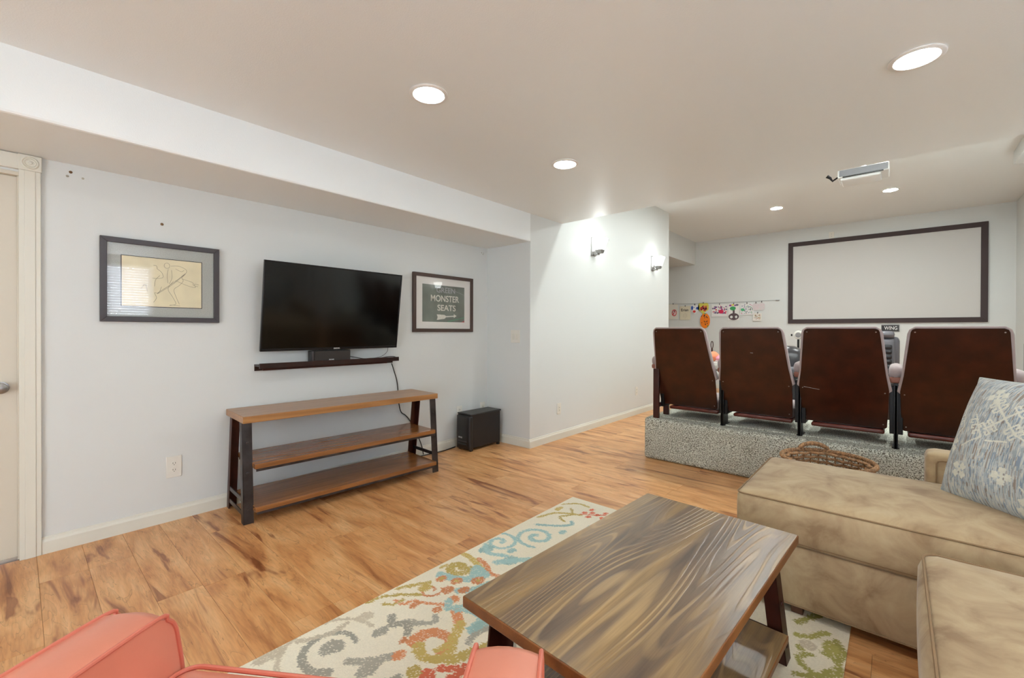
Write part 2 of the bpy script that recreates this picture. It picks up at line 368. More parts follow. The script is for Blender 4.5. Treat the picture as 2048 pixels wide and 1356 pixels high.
def copy_tree(o, parent=None):
    c = o.copy(); COL.objects.link(c); c.parent = parent
    for ch in list(o.children): copy_tree(ch, c)
    return c
def text(body, size, name, mat, parent, M4, width=None, ext=.0004):
    cu = bpy.data.curves.new(name, 'FONT'); cu.body = body; cu.size = size; cu.align_x = 'CENTER'; cu.align_y = 'CENTER'; cu.extrude = ext; cu.offset = size*.012
    t = bpy.data.objects.new('tmp', cu); COL.objects.link(t)
    dg = bpy.context.evaluated_depsgraph_get(); me = bpy.data.meshes.new_from_object(t.evaluated_get(dg)); bpy.data.objects.remove(t)
    if width:
        xs = [v.co.x for v in me.vertices]; k = width/(max(xs)-min(xs))
        for v in me.vertices: v.co.x *= k
    me.materials.clear(); me.materials.append(M[mat] if isinstance(mat, str) else mat)
    o = bpy.data.objects.new(name, me); COL.objects.link(o); o.parent = parent; o.matrix_local = M4; return o
def frame_m(origin, ex, ey):
    ex = Vector(ex).normalized(); ey = Vector(ey).normalized(); ez = ex.cross(ey)
    return Matrix(((ex.x, ey.x, ez.x, origin[0]), (ex.y, ey.y, ez.y, origin[1]), (ex.z, ey.z, ez.z, origin[2]), (0, 0, 0, 1)))
def colored_grid(name, W, Hh, nx, ny, col, matname, parent, T, mask=None, thick=.001):
    """flat sheet in local x,y with one colour per vertex: flat print"""
    X = np.linspace(0, W, nx); Y = np.linspace(0, Hh, ny); gx, gy = np.meshgrid(X, Y)
    vs_ = np.stack([gx.ravel(), gy.ravel(), np.full(gx.size, thick)], 1)
    i = np.arange((nx-1)*(ny-1)); a = (i//(nx-1))*nx+i % (nx-1); fs_ = np.stack([a, a+1, a+1+nx, a+nx], 1)
    if mask is not None:
        mk = mask.ravel(); fs_ = fs_[mk[fs_].all(1)]
    me = bpy.data.meshes.new(name); me.from_pydata([tuple(v) for v in vs_], [], [tuple(int(q) for q in f) for f in fs_]); me.update()
    at = me.color_attributes.new('Col', 'FLOAT_COLOR', 'POINT'); c4 = np.ones((gx.size, 4), np.float32); c4[:, :3] = col.reshape(-1, 3); at.data.foreach_set('color', c4.ravel())
    me.materials.append(M[matname]); o = bpy.data.objects.new(name, me); COL.objects.link(o); o.parent = parent; o.matrix_local = T; return o
def L3(c): return np.array(lin(c))
def vnoise(gx, gy, sx, sy, seed=0):
    r = np.random.default_rng(seed); n = 256; tab = r.random((n, n)); u = gx*sx; v = gy*sy; i = np.floor(u).astype(int); j = np.floor(v).astype(int); fu = u-i; fv = v-j
    fu = fu*fu*(3-2*fu); fv = fv*fv*(3-2*fv); g = lambda a, b: tab[a % n, b % n]
    return (g(i, j)*(1-fu)+g(i+1, j)*fu)*(1-fv)+(g(i, j+1)*(1-fu)+g(i+1, j+1)*fu)*fv
def strokes(gx, gy, pts, w0, w1=None):
    """boolean mask: within varying width of a polyline"""
    w1 = w0 if w1 is None else w1; best = np.zeros(gx.shape, bool); k = len(pts)-1
    for i in range(k):
        (ax, ay), (bx, by) = pts[i], pts[i+1]; wa = w0+(w1-w0)*i/k; dx, dy = bx-ax, by-ay; L = dx*dx+dy*dy+1e-12
        t = np.clip(((gx-ax)*dx+(gy-ay)*dy)/L, 0, 1); d = np.hypot(gx-ax-t*dx, gy-ay-t*dy); best |= d < wa
    return best
def spiral(cx, cy, r0, r1, a0, turns, n=40):
    return [(cx+(r0+(r1-r0)*i/n)*math.cos(a0+turns*2*PI*i/n), cy+(r0+(r1-r0)*i/n)*math.sin(a0+turns*2*PI*i/n)) for i in range(n+1)]
def curve(p, n=12):
    """Catmull-Rom through points"""
    out = []; q = [p[0]]+list(p)+[p[-1]]
    for i in range(1, len(q)-2):
        for k in range(n):
            t = k/n; out.append(tuple(.5*((2*q[i][c])+(-q[i-1][c]+q[i+1][c])*t+(2*q[i-1][c]-5*q[i][c]+4*q[i+1][c]-q[i+2][c])*t*t+(-q[i-1][c]+3*q[i][c]-3*q[i+1][c]+q[i+2][c])*t**3) for c in range(len(p[0]))))
    out.append(tuple(p[-1])); return out

# ------------------------------------------------------------------ room shell
XT, XB, YP, YE = -3.475, -2.85, 3.52, 4.09      # tv wall, wall with the sconces, pillar return, ceiling step
CS, CC, CT = 2.146, 2.436, 3.19                  # soffit, ceiling, raised ceiling
YW, YB, XR, XRL, YR = 7.19, 9.93, 1.352, 2.6, -3.2
fl = struct(MB().box((-5.2, -3.4, -.12), (2.8, 10.1, -.012)).build('floor', 'slab'))
# planks 0.1725 m wide, 1.2 m long, running along X
PW, PL = .1725, 1.2
gap = .0004
plank_me = {}
def plank_mesh(L):
    k = round(L, 3)
    if k not in plank_me:
        h = L/2-gap; q = PW/2-gap; e = .0006
        vs_ = [(-h, -q, -.012), (h, -q, -.012), (h, q, -.012), (-h, q, -.012), (-h, -q, -e), (h, -q, -e), (h, q, -e), (-h, q, -e), (-h+e, -q+e, 0), (h-e, -q+e, 0), (h-e, q-e, 0), (-h+e, q-e, 0)]
        fs_ = [(8, 9, 10, 11)]+[(a, (a+1) % 4, (a+1) % 4+4, a+4) for a in range(4)]+[(a+4, (a+1) % 4+4, (a+1) % 4+8, a+8) for a in range(4)]
        me = bpy.data.meshes.new('plank'); me.from_pydata(vs_, [], fs_); me.materials.append(M['floor']); plank_me[k] = me
    return plank_me[k]
rest = MB()
rows = range(-19, 58)
for r_ in rows:
    y0 = .068+PW*r_; yc = y0+PW/2
    off = [-3.08, -2.445, -3.66, -1.845-1.2*0.0-1.2][(r_*3+1) % 4] if r_ % 2 else [-3.08, -3.66-.02][(r_//2) % 2]
    xmax = XRL if yc < 4.2 else XR
    xmin = XT if yc < YP else (XB if yc < YW else -5.0)
    x = off-PL*3
    while x < xmax:
        a, b = max(x, xmin), min(x+PL, xmax)
        if b-a > .02:
            vis = (yc > -.35 and yc < 4.1 and a < .35) or (4.1 <= yc < 7.3 and a < -1.8)
            if vis:
                o = bpy.data.objects.new('plank', plank_mesh(b-a)); COL.objects.link(o); o.parent = fl; o.location = ((a+b)/2, yc, 0)
            else:
                me = plank_mesh(b-a); rest.add([(v.co.x+(a+b)/2, v.co.y+yc, v.co.z) for v in me.vertices], [tuple(p.vertices) for p in me.polygons])
        x += PL
struct(rest.build('plank', 'floor', fl), 'stuff')

T_ = .12
wl = struct(MB().box((XT-T_, .03, 0), (XT, YP+.02, CS+.02)).box((XT-T_, -.8, 2.05), (XT, .03, CS+.02)).box((XT-T_, YR, 0), (XT, -.8, CS+.02)).build('wall_left', 'wall'))
struct(MB().box((XT-T_, YP, 0), (XB, YP+T_, CT)).box((XB-T_, YP+T_, 0), (XB, YW, CT)).build('wall_pillar', 'wall'))
struct(fix(MB().prism([(XT-T_, CS), (XB-.012, CS), (XB-.0035, CS+.0035), (XB, CS+.012), (XB, CC+.1), (XT-T_, CC+.1)], 1, YR, YP+.001).build('trim_soffit', 'ceil')))
struct(MB().box((XT-T_, YR, CC), (XRL+.1, YE, CC+.12)).build('ceiling', 'ceil'))
struct(MB().box((XB, YE-.06, CC+.1), (XRL, YE, CT+.02)).box((XRL, YE-.1, 0), (XRL+.1, YE, CC+.01)).build('trim_ceiling_step', 'ceil'))
struct(MB().box((-5.2, YE-.06, CT), (XR+.1, YB+.1, CT+.12)).build('ceiling_theater', 'ceil'))
struct(MB().box((-5.2, YB, 0), (XR+.12, YB+.12, CT)).build('wall_back', 'wall'))
struct(MB().box((XR, YE, 0), (XR+.12, YB, CT)).box((XR, YE-.1, 0), (XRL+.1, YE, CC+.1)).build('wall_right', 'wall'))
struct(MB().box((-5.2, YW, 2.69), (-3.34, YB, CT)).build('trim_bulkhead', 'wall'))
struct(MB().box((-5.3, YW, 0), (-5.2, YB, CT)).box((-5.2, YW-.12, 0), (XB-T_, YW, CT)).build('wall_side', 'wall'))
struct(MB().box((.955, 5.2, 3.05), (XR, 7.2, CT)).build('trim_beam', 'wall'))
# right wall of the living part with its window opening (Y .25..1.55, Z 1.43..2.30)
WY0, WY1, WZ0, WZ1 = .25, 1.55, 1.43, 2.30
struct(MB().box((XRL, YR, 0), (XRL+.12, WY0, CC)).box((XRL, WY1, 0), (XRL+.12, YE, CC)).box((XRL, WY0, 0), (XRL+.12, WY1, WZ0)).box((XRL, WY0, WZ1), (XRL+.12, WY1, CC)).build('wall_living_right', 'wall'))
struct(MB().box((XT-T_, YR-.12, 0), (-1.6, YR, CC)).box((2.0, YR-.12, 0), (XRL+.12, YR, CC)).box((-1.6, YR-.12, 2.1), (2.0, YR, CC)).build('wall_rear', 'wall'))
def window(name, x, y0, y1, z0, z1):
    t = bpy.data.objects.new(name, None); COL.objects.link(t); t.location = (x, y0, z0); struct(t)
    W, Hh = y1-y0, z1-z0; f = MB()
    for a, b in (((0, 0, 0), (.05, W, .05)), ((0, 0, Hh-.05), (.05, W, Hh)), ((0, 0, .05), (.05, .05, Hh-.05)), ((0, W-.05, .05), (.05, W, Hh-.05)), ((0, W/2-.02, .05), (.05, W/2+.02, Hh-.05))): f.box(a, b)
    f.build('window_frame', 'trim', t, loc=(.06, 0, 0)); MB().box((.08, .05, .05), (.085, W-.05, Hh-.05)).build('pane', 'glass', t)
    MB().box((-.02, -.03, -.025), (.06, W+.03, 0)).build('window_sill', 'trim', t, bevel=.004)
    z = .03
    while z < Hh-.03:   # nearly closed slats
        MB().add([(.008, .01, z+.018), (.008, W-.01, z+.018), (.038, W-.01, z-.018), (.038, .01, z-.018)], [(0, 1, 2, 3)]).build('slat', 'blind', t); z += .042
    MB().tube([(-.012, W*.45, Hh-.03), (-.012, W*.45, .12)], .004).build('blind_wand', 'plate', t)
window('window_1', XRL, WY0, WY1, WZ0, WZ1)
# unseen glazed patio door behind the camera, added to let fill light in
t = bpy.data.objects.new('door_added', None); COL.objects.link(t); t.location = (-1.6, YR, 0); struct(t)
f = MB()
for a in (0, 1.17, 2.37, 3.54): f.box((a, -.06, .04), (a+.06, 0, 2.06))
f.box((0, -.06, 0), (3.6, 0, .04)).box((0, -.06, 2.06), (3.6, 0, 2.1)); f.build('door_frame', 'trim', t, bevel=.003)
for a, b in ((.06, 1.17), (1.23, 2.37), (2.43, 3.54)): MB().box((a, -.035, .04), (b, -.03, 2.06)).build('pane', 'glass', t)

# baseboards (moulded profile)
def baseboard(name, p, q, nrm):
    p, q, nrm = Vector(p), Vector(q), Vector(nrm); prof = [(0, 0), (.014, 0), (.014, .066), (.011, .074), (.0075, .079), (.006, .089), (0, .092)]
    vs_ = []; n = len(prof)
    for e in (p, q): vs_ += [e+nrm*a+Vector((0, 0, b)) for a, b in prof]
    fs_ = [tuple(range(n)), tuple(range(n, 2*n))[::-1]]+[(i, i+n, (i+1) % n+n, (i+1) % n) for i in range(n)]
    return struct(fix(MB().add(vs_, fs_).build(name, 'trim')))
baseboard('baseboard_left', (XT, .085, 0), (XT, YP, 0), (1, 0, 0))
baseboard('baseboard_pillar', (XT, YP, 0), (XB, YP, 0), (0, -1, 0))
baseboard('baseboard_sconce', (XB, YP-.014, 0), (XB, YW, 0), (1, 0, 0))
baseboard('baseboard_back', (-5.2, YB, 0), (XR, YB, 0), (0, -1, 0))
baseboard('baseboard_right', (XR, YE, 0), (XR, YB, 0), (-1, 0, 0))
baseboard('baseboard_rear_left', (XT, YR, 0), (XT, -.9, 0), (1, 0, 0))

# door at the far left
d = bpy.data.objects.new('door_1', None); COL.objects.link(d); d.location = (XT, -.8, 0); struct(d)
sl = MB().box((-.06, .03, .01), (-.025, .81, 2.03))
sl.build('door_slab', 'door', d, bevel=.003)
for z0, z1 in ((.18, .92), (1.06, 1.9)):
    for y0, y1 in ((.12, .38), (.47, .72)): MB().box((-.026, y0, z0), (-.019, y1, z1)).build('panel', 'door', d, bevel=.004)
MB().box((-.12, .806, 0), (.004, .83, 2.05)).box((-.12, 0, 0), (.004, .03, 2.05)).box((-.12, .03, 2.03), (.004, .81, 2.05)).box((-.02, .80, 0), (-.008, .81, 2.03)).build('jamb', 'door', d, bevel=.002)
cas = MB().box((0, .806, 0), (.018, .886, 2.062)).box((.018, .826, 0), (.021, .866, 2.062)); cas.build('casing', 'trim', d, bevel=.003)
MB().box((0, -.056, 0), (.018, .024, 2.062)).build('casing', 'trim', d, bevel=.003)
MB().box((0, .022, 2.062), (.018, .806, 2.142)).build('head_casing', 'trim', d, bevel=.003)
for y in (-.058, .804):
    ro_ = MB().box((0, y, 2.062), (.022, y+.086, 2.144)).build('rosette', 'trim', d, bevel=.002)
    MB().lathe([(.034, 0), (.034, .002), (.029, .006), (.024, .002), (.021, .005), (.016, .001), (.010, .002), (.007, .007), (.001, .008)], 32, Matrix.Translation((.021, y+.043, 2.103)) @ Matrix.Rotation(PI/2, 4, 'Y')).build('carved_ring', 'trim', ro_, smooth=True)
kn = MB().lathe([(.032, 0), (.032, .006), (.014, .01), (.011, .03), (.022, .036), (.028, .048), (.026, .06), (.012, .067), (.001, .068)], 28, Matrix.Translation((-.025, .742, .915)) @ Matrix.Rotation(PI/2, 4, 'Y')).build('knob', 'nickel', d, smooth=True)
# little repairs on the tv wall
for y, z, s_, mt in ((.2, 2.102, .008, 'screw'), (.187, 2.077, .007, 'dirt'), (.249, 2.079, .006, 'dirt'), (.605, 1.885, .009, 'screw'), (3.43, 2.09, .006, 'dirt'), (3.45, 2.075, .006, 'dirt'), (3.46, 2.09, .005, 'dirt')):
    MB().lathe([(s_, 0), (s_*.8, .002), (s_*.3, .004)], 8, Matrix.Translation((XT, y, z)) @ Matrix.Rotation(PI/2, 4, 'Y')).build('wall_anchor', mt, wl)

# ------------------------------------------------------------------ recessed lamps
def can(x, y, z, label):
    t = thing('recessed_lamp', label, 'ceiling light', (x, y, z), 0, 'recessed ceiling lamps')
    MB().lathe([(.078, -.001), (.098, -.001), (.099, -.004), (.095, -.007), (.080, -.008), (.078, -.006)], 40, cap=False).build('trim_ring', 'can_trim', t, smooth=True)
    MB().lathe([(.0785, -.0045), (.0785, -.004)], 40).build('lens', 'lens_t' if z > 3 else 'lens', t)
    return t
can(-1.81, 1.402, CC, 'round recessed ceiling light nearest the dropped soffit and closest to the camera')
can(-1.815, 2.638, CC, 'round recessed ceiling light between the soffit corner and the wall sconces')
can(.062, 2.638, CC, 'large looking round recessed ceiling light at the upper right')
for x, y, q in ((-1.815, .17, 'above the left end of the coral armchair'), (.06, 1.4, 'above the near end of the coffee table'), (.06, .17, 'right above the camera'), (1.6, 2.64, 'right of the sectional sofa'),
                (1.6, .6, 'added as fill nearest the window'), (-1.815, -1.5, 'added as fill behind the armchair, near the left wall'), (.06, -1.5, 'added as fill in the middle, near the added patio door'), (1.6, -1.5, 'added as fill right rear, near the added patio door')):  # lamps behind the camera are unseen, added as fill light
    can(x, y, CC, 'recessed ceiling light outside the picture, '+q)
can(-1.44, 8.01, CT, 'small distant recessed ceiling light left of the projector')
can(-.067, 8.01, CT, 'small distant recessed ceiling light right of and below the projector')
for x, y, q in ((-1.44, 6.18, 'far left'), (-.067, 6.18, 'middle'), (.9, 4.6, 'near right'), (-1.44, 4.5, 'near left'), (-.067, 4.5, 'near middle')): can(x, y, CT, 'fill light added to the raised ceiling, hidden behind the ceiling step, '+q)  # hidden lamps added to lift the dark theater

# ------------------------------------------------------------------ sconces
def sconce(y, label):
    t = thing('wall_sconce', label, 'wall lamp', (XB, y, 2.15), 0, 'wall sconces')
    MB().box((0, -.055, .01), (.02, .055, .235)).build('back_plate', 'nickel', t, bevel=.003)
    MB().box((.02, -.022, .012), (.085, .022, .03)).build('arm', 'nickel', t, bevel=.003)
    def fr(z0, z1, a0, a1, cx):
        return [(cx-a0, -a0, z0), (cx+a0, -a0, z0), (cx+a0, a0, z0), (cx-a0, a0, z0), (cx-a1, -a1, z1), (cx+a1, -a1, z1), (cx+a1, a1, z1), (cx-a1, a1, z1)], [(3,2,1,0),(4,5,6,7),(0,1,5,4),(1,2,6,5),(2,3,7,6),(3,0,4,7)]
    MB().add(*fr(.03, .075, .030, .043, .1)).build('cup', 'nickel', t, bevel=.003)
    MB().add(*fr(.076, .215, .042, .076, .1)).build('glass_shade', 'shade', t, bevel=.004)
    return t
sconce(4.765, 'brushed nickel wall sconce with glowing flared glass shade, nearer the alcove corner')
sconce(6.53, 'brushed nickel wall sconce with glowing flared glass shade, nearer the end of the wall')
for y, q in ((4.9, 'nearer the seats'), (6.6, 'nearer the projection screen')):  # unseen pair, added to brighten the theater walls and ceiling
    c_ = sconce(y, 'fill sconce added to brighten the theater, on its right wall outside the picture, '+q); c_.location.x = XR; c_.rotation_euler.z = PI

# ------------------------------------------------------------------ outlets and switches
def outlet(name, label, cat, loc, rz, kind='duplex', w_=.075, h_=.122):
    t = thing(name, label, cat, loc, rz)     # local +Y is out of the wall
    MB().box((-w_/2, 0, -h_/2), (w_/2, .006, h_/2)).build('cover_plate', 'plate', t, bevel=.003)
    if kind == 'duplex':
        for z in (-.021, .021):
            r_ = MB().lathe([(.0165, 0), (.0165, .003)], 20, Matrix.Translation((0, .006, z)) @ Matrix.Rotation(-PI/2, 4, 'X')).build('receptacle', 'plate', t, smooth=True)
            for a_, b_ in (((-.0075, .009, z-.002), (-.005, .0096, z+.007)), ((.005, .009, z-.002), (.0075, .0096, z+.007)), ((-.002, .009, z-.010), (.002, .0096, z-.006))): MB().box(a_, b_).build('slot', 'plate_dark', r_)
    elif kind == 'switch':
        for x in (-.023, .023):
            MB().box((x-.016, .006, -.033), (x+.016, .010, .033)).build('rocker', 'trim', t, bevel=.002)
    elif kind == 'decora':
        MB().box((-.017, .006, -.033), (.017, .009, .033)).build('insert', 'trim', t, bevel=.002)
        for z in (.010, -.018): MB().box((-.006, .009, z), (.006, .0098, z+.004)).build('slot', 'plate_dark', t)
    return t
outlet('wall_outlet', 'white duplex outlet on the wall left of the wooden media stand', 'outlet', (XT, .664, .343), -PI/2, w_=.082, h_=.137)
outlet('wall_outlet', 'white outlet on the wall right behind the black subwoofer', 'outlet', (XT, 3.10, .36), -PI/2)
outlet('wall_outlet', 'white blank outlet plate beside the alcove corner above the subwoofer', 'outlet', (XT, 3.445, .36), -PI/2, 'decora')
outlet('wall_outlet', 'white outlet low on the sconce wall near the alcove corner', 'outlet', (XB, 4.038, .345), -PI/2, 'decora')
outlet('wall_outlet', 'white outlet low on the sconce wall near the theater seats', 'outlet', (XB, 5.995, .343), -PI/2)
outlet('light_switch', 'white double rocker light switch plate on the alcove side wall', 'switch', (-3.05, YP, 1.16), PI, 'switch', .128, .135)
outlet('wall_outlet', 'small white outlet high on the far wall above the projection screen', 'outlet', (-.9, YB, 3.0), PI, w_=.08, h_=.12)

# ------------------------------------------------------------------ framed pictures (on the wall X = XT, facing +X)
def picture(name, label, y0, y1, z0, z1, fw, fmat, matm, matw, tilt=0):
    W, Hh = y1-y0, z1-z0
    t = thing(name, label, 'picture', (XT+.003, y0, z0)); t.rotation_euler = (tilt, 0, 0)
    f = MB(); D = .026
    for a in ([(0, 0), (W, 0), (W-fw, fw), (fw, fw)], [(W, 0), (W, Hh), (W-fw, Hh-fw), (W-fw, fw)], [(W, Hh), (0, Hh), (fw, Hh-fw), (W-fw, Hh-fw)], [(0, Hh), (0, 0), (fw, fw), (fw, Hh-fw)]): f.prism(a, 0, 0, D)
    fix(f.build('frame', fmat, t, bevel=.002))
    MB().box((.004, fw, fw), (.010, W-fw, Hh-fw)).build('mat_board', matm, t)
    MB().box((.0165, fw-.001, fw-.001), (.0185, W-fw+.001, Hh-fw+.001)).build('glass_pane', 'glass', t)
    return t, W, Hh
p1, W1, H1 = picture('framed_drawing', 'framed pencil sketch of a bending golfer on cream paper, wide grey mat', .316, .908, 1.268, 1.766, .031, 'frame_black', 'mat_grey', .08)
a0, a1, b0, b1 = .412-.316, .809-.316, 1.364-1.268, 1.664-1.268
MB().box((.010, a0-.004, b0-.004), (.0108, a1+.004, b1+.004)).build('mat_bevel', 'ink_black', p1)
MB().box((.0108, a0, b0), (.0115, a1, b1)).build('drawing_sheet', 'paper', p1)
sk = MB()
def S1(pts, w_=.0016, sm=True):
    q = [(.0119, y-.316, z-1.268) for y, z in pts]; q = curve(q, 5) if sm and len(q) > 2 else q; sk.ribbon(q, w_, (1, 0, 0))
S1([(.627+.014*math.cos(a), 1.625+.017*math.sin(a)) for a in np.linspace(0, 2*PI, 14)])
S1([(.646, 1.625), (.69, 1.628), (.727, 1.608), (.724, 1.585), (.702, 1.556)]); S1([(.67, 1.61), (.70, 1.595), (.715, 1.605)])
S1([(.633, 1.603), (.628, 1.56), (.632, 1.515)]); S1([(.65, 1.60), (.652, 1.55), (.638, 1.51)]); S1([(.722, 1.585), (.66, 1.52), (.58, 1.45)], .002)
S1([(.718, 1.578), (.655, 1.508), (.578, 1.443)]); S1([(.702, 1.556), (.71, 1.535), (.69, 1.505), (.663, 1.478), (.67, 1.44), (.69, 1.385)])
S1([(.66, 1.53), (.632, 1.48), (.655, 1.43), (.672, 1.385), (.64, 1.377)]); S1([(.64, 1.375), (.66, 1.378), (.694, 1.374)]); S1([(.705, 1.548), (.76, 1.53), (.765, 1.512), (.79, 1.505)])
S1([(.67, 1.535), (.73, 1.508), (.775, 1.498), (.77, 1.52), (.795, 1.517)]); S1([(.56, 1.62), (.575, 1.618), (.578, 1.60)]); S1([(.578, 1.60), (.60, 1.58), (.607, 1.55), (.58, 1.54), (.555, 1.54)])
S1([(.60, 1.49), (.585, 1.45), (.565, 1.45), (.575, 1.42), (.56, 1.39)]); S1([(.592, 1.56), (.57, 1.53), (.565, 1.49)]); S1([(.50, 1.47), (.52, 1.50), (.53, 1.46)])
sk.build('pencil_lines', 'pencil', p1)
p2, W2, H2 = picture('framed_poster', 'dark framed poster with painted letters and an arrow, white mat', 2.494, 3.275, 1.206, 1.783, .034, 'frame_brown', 'mat_white', .08)
MB().box((.010, 2.608-2.494, 1.308-1.206), (.0112, 3.158-2.494, 1.678-1.206)).build('poster_print', 'poster', p2)
def Tp(y, z): return frame_m((.0118, y-2.494, z-1.206), (0, 1, 0), (0, 0, 1))
text('GREEN', .075, 'lettering', 'letter_dim', p2, Tp(2.905, 1.628), .245)
text('MONSTER', .09, 'lettering', 'letter', p2, Tp(2.892, 1.541), .37)
text('SEATS', .085, 'lettering', 'letter', p2, Tp(2.914, 1.448), .24)
ar = MB().prism([(y-2.494, z-1.206) for y, z in ((2.785, 1.384), (2.885, 1.381), (2.905, 1.369), (3.01, 1.376), (3.01, 1.392), (3.048, 1.373), (3.01, 1.352), (3.01, 1.364), (2.905, 1.357), (2.885, 1.340), (2.785, 1.327), (2.797, 1.355))], 0, .0112, .0118)
fix(ar.build('painted_arrow', 'letter', p2))
lm = MB().ribbon([(.0116, 2.888-2.494, 1.669-1.206), (.0116, 3.156-2.494, 1.596-1.206)], .003, (1, 0, 0)); lm.build('painted_line', 'letter_dim', p2)
MB().ribbon([(.0116, 2.93-2.494, 1.312-1.206), (.0116, 3.154-2.494, 1.358-1.206)], .007, (1, 0, 0)).build('green_rail', 'poster_line', p2)
MB().prism([(3.11-2.494, 1.309-1.206), (3.157-2.494, 1.309-1.206), (3.157-2.494, 1.322-1.206)], 0, .0112, .0117).build('red_corner', 'poster_red', p2)

# ------------------------------------------------------------------ television (leans forward)
tv = thing('television', 'large flat black television tilted forward on the alcove wall', 'television', (-3.398, 1.137, 1.069))
tv.rotation_euler = (0, math.atan2(.088, .643), 0)
TW, TH = 1.126, .65
MB().box((-.035, .12, .10), (-.008, TW-.12, TH-.12)).box((-.008, .01, .01), (.008, TW-.01, TH-.01)).build('back_housing', 'tv_back', tv, bevel=.004)
f = MB(); bw = .011
f.box((0, 0, 0), (.02, TW, .019)).box((0, 0, TH-bw), (.02, TW, TH)).box((0, 0, .019), (.02, bw, TH-bw)).box((0, TW-bw, .019), (.02, TW, TH-bw)); f.build('bezel', 'tv_bezel', tv, bevel=.002)
MB().box((.010, bw, .019), (.0165, TW-bw, TH-bw)).build('screen', 'screen_black', tv)
text('SAMSUNG', .014, 'logo', 'white_print', tv, frame_m((.0206, TW*.5, .0095), (0, 1, 0), (0, 0, 1)), .05)
mt = MB().box((XT, 1.5, 1.25), (XT+.02, 1.9, 1.5)).box((XT+.02, 1.62, 1.28), (XT+.10, 1.64, 1.46)).box((XT+.02, 1.76, 1.28), (XT+.10, 1.78, 1.46)).build('mount', 'black_metal')
mt.parent = tv; bpy.context.view_layer.update(); mt.matrix_parent_inverse = tv.matrix_world.inverted()

# ledge under the tv
sh = thing('wall_shelf', 'narrow espresso picture ledge on the wall under the television', 'shelf', (XT, 1.130, .925))
LS = 1.147
MB().box((0, 0, 0), (.012, LS, .048)).build('back_rail', 'darkwood', sh, bevel=.0015)
MB().box((.012, 0, .033), (.108, LS, .048)).build('ledge_board', 'darkwood', sh, bevel=.0015)
MB().box((.098, 0, .022), (.112, LS, .058)).build('front_lip', 'darkwood', sh, bevel=.0015)
MB().box((.012, .05, 0), (.03, LS-.07, .02)).build('lower_rail', 'rust', sh, bevel=.0015)
sp = thing('center_speaker', 'small black center speaker on the ledge under the television', 'speaker', (XT+.028, 1.50, .973))
MB().box((0, 0, .002), (.06, .325, .088)).build('cabinet', 'plastic_black', sp, bevel=.006, seg=3)
MB().box((.06, .026, .008), (.066, .318, .083)).build('grille', 'cloth_black', sp, bevel=.003)
MB().box((.06, .006, .006), (.069, .022, .085)).build('end_cap', 'frame_black', sp, bevel=.004)
text('BOSE', .012, 'logo', 'white_print', sp, frame_m((.0668, .16, .014), (0, 1, 0), (0, 0, 1)), .04)
def cable(name, label, pts, r, mat='plastic_black'):
    o = MB().tube(curve(pts, 8), r, 6).build(name, mat, None, smooth=True); return tag(o, label, 'cable')
cable('power_cable', 'thin black cable lying along the ledge right of the speaker', [(-3.44, 1.83, 1.005), (-3.425, 1.9, .99), (-3.41, 1.96, .979), (-3.405, 2.03, .98), (-3.40, 2.12, .98), (-3.405, 2.2, .987), (-3.41, 2.25, .985), (-3.42, 2.285, .976)], .0035)
cable('power_cable', 'thin grey cable looping from the television bottom to the ledge', [(-3.405, 2.19, 1.07), (-3.42, 2.19, 1.03), (-3.43, 2.15, .995), (-3.43, 2.08, .98), (-3.42, 1.9, .977), (-3.435, 1.83, .978)], .002, 'frame_black')
cable('hanging_cable', 'black cable hanging from the ledge end down behind the media stand', [(-3.458, 2.262, .92), (-3.462, 2.29, .85), (-3.462, 2.32, .76), (-3.464, 2.335, .66), (-3.466, 2.345, .55), (-3.466, 2.37, .46), (-3.466, 2.42, .42), (-3.465, 2.47, .36), (-3.462, 2.55, .22), (-3.458, 2.6, .1), (-3.455, 2.62, .012)], .005)
cable('floor_cable', 'black cord running along the baseboard to the subwoofer', [(-3.45, 2.5, .006), (-3.44, 2.62, .006), (-3.43, 2.75, .006), (-3.425, 2.85, .006), (-3.44, 2.95, .006), (-3.445, 3.02, .008)], .005)

# ------------------------------------------------------------------ a-frame furniture
def plank_top(name, L, W, z0, z1, mat, parent, x0=0, y0=0, b=.003):
    return MB().box((x0, y0, z0), (x0+W, y0+L, z1)).build(name, mat, parent, bevel=b)
def a_leg(parent, y0, y1, xb, xt, z1, fw, out, mat='steel', side=None, sidemat=None):
    """splayed angle-iron leg: front flange fw wide in Y, web pointing inward. xb/xt: outer x at the foot and top. out=+1 front, -1 back; side=+1 web at y1, -1 web at y0"""
    th = .006; g = MB(); ys = (y0, y1); yo = y0 if side < 0 else y1
    # flange in the outer plane
    vs_ = []
    for y in (y0, y1):
        vs_ += [(xb, y, 0), (xb-out*th, y, 0), (xt-out*th, y, z1), (xt, y, z1)]
    g.add(vs_, [(0,1,2,3),(7,6,5,4),(0,4,5,1),(1,5,6,2),(2,6,7,3),(3,7,4,0)])
    yw = (yo, yo+th) if side < 0 else (yo-th, yo); vs_ = []
    for y in yw: vs_ += [(xb, y, 0), (xb-out*.05, y, 0), (xt-out*.05, y, z1), (xt, y, z1)]
    g.add(vs_, [(0,1,2,3),(7,6,5,4),(0,4,5,1),(1,5,6,2),(2,6,7,3),(3,7,4,0)])
    lg = fix(g.build('leg', mat, parent, bevel=.0012))
    n = 0
    for zz in (.14, .5, .8):
        x = xb+(xt-xb)*zz
        T = Matrix.Translation((x, (y0+y1)/2, z1*zz)) @ Matrix.Rotation(out*PI/2, 4, 'Y')
        MB().lathe([(.009, 0), (.008, .003), (.003, .005)], 10, T).build('bolt', mat, lg, smooth=True)
    return lg
st = thing('media_stand', 'long low wooden media stand on splayed dark steel legs, two shelves', 'tv stand', (-3.058, .932, 0), -math.radians(3.0))
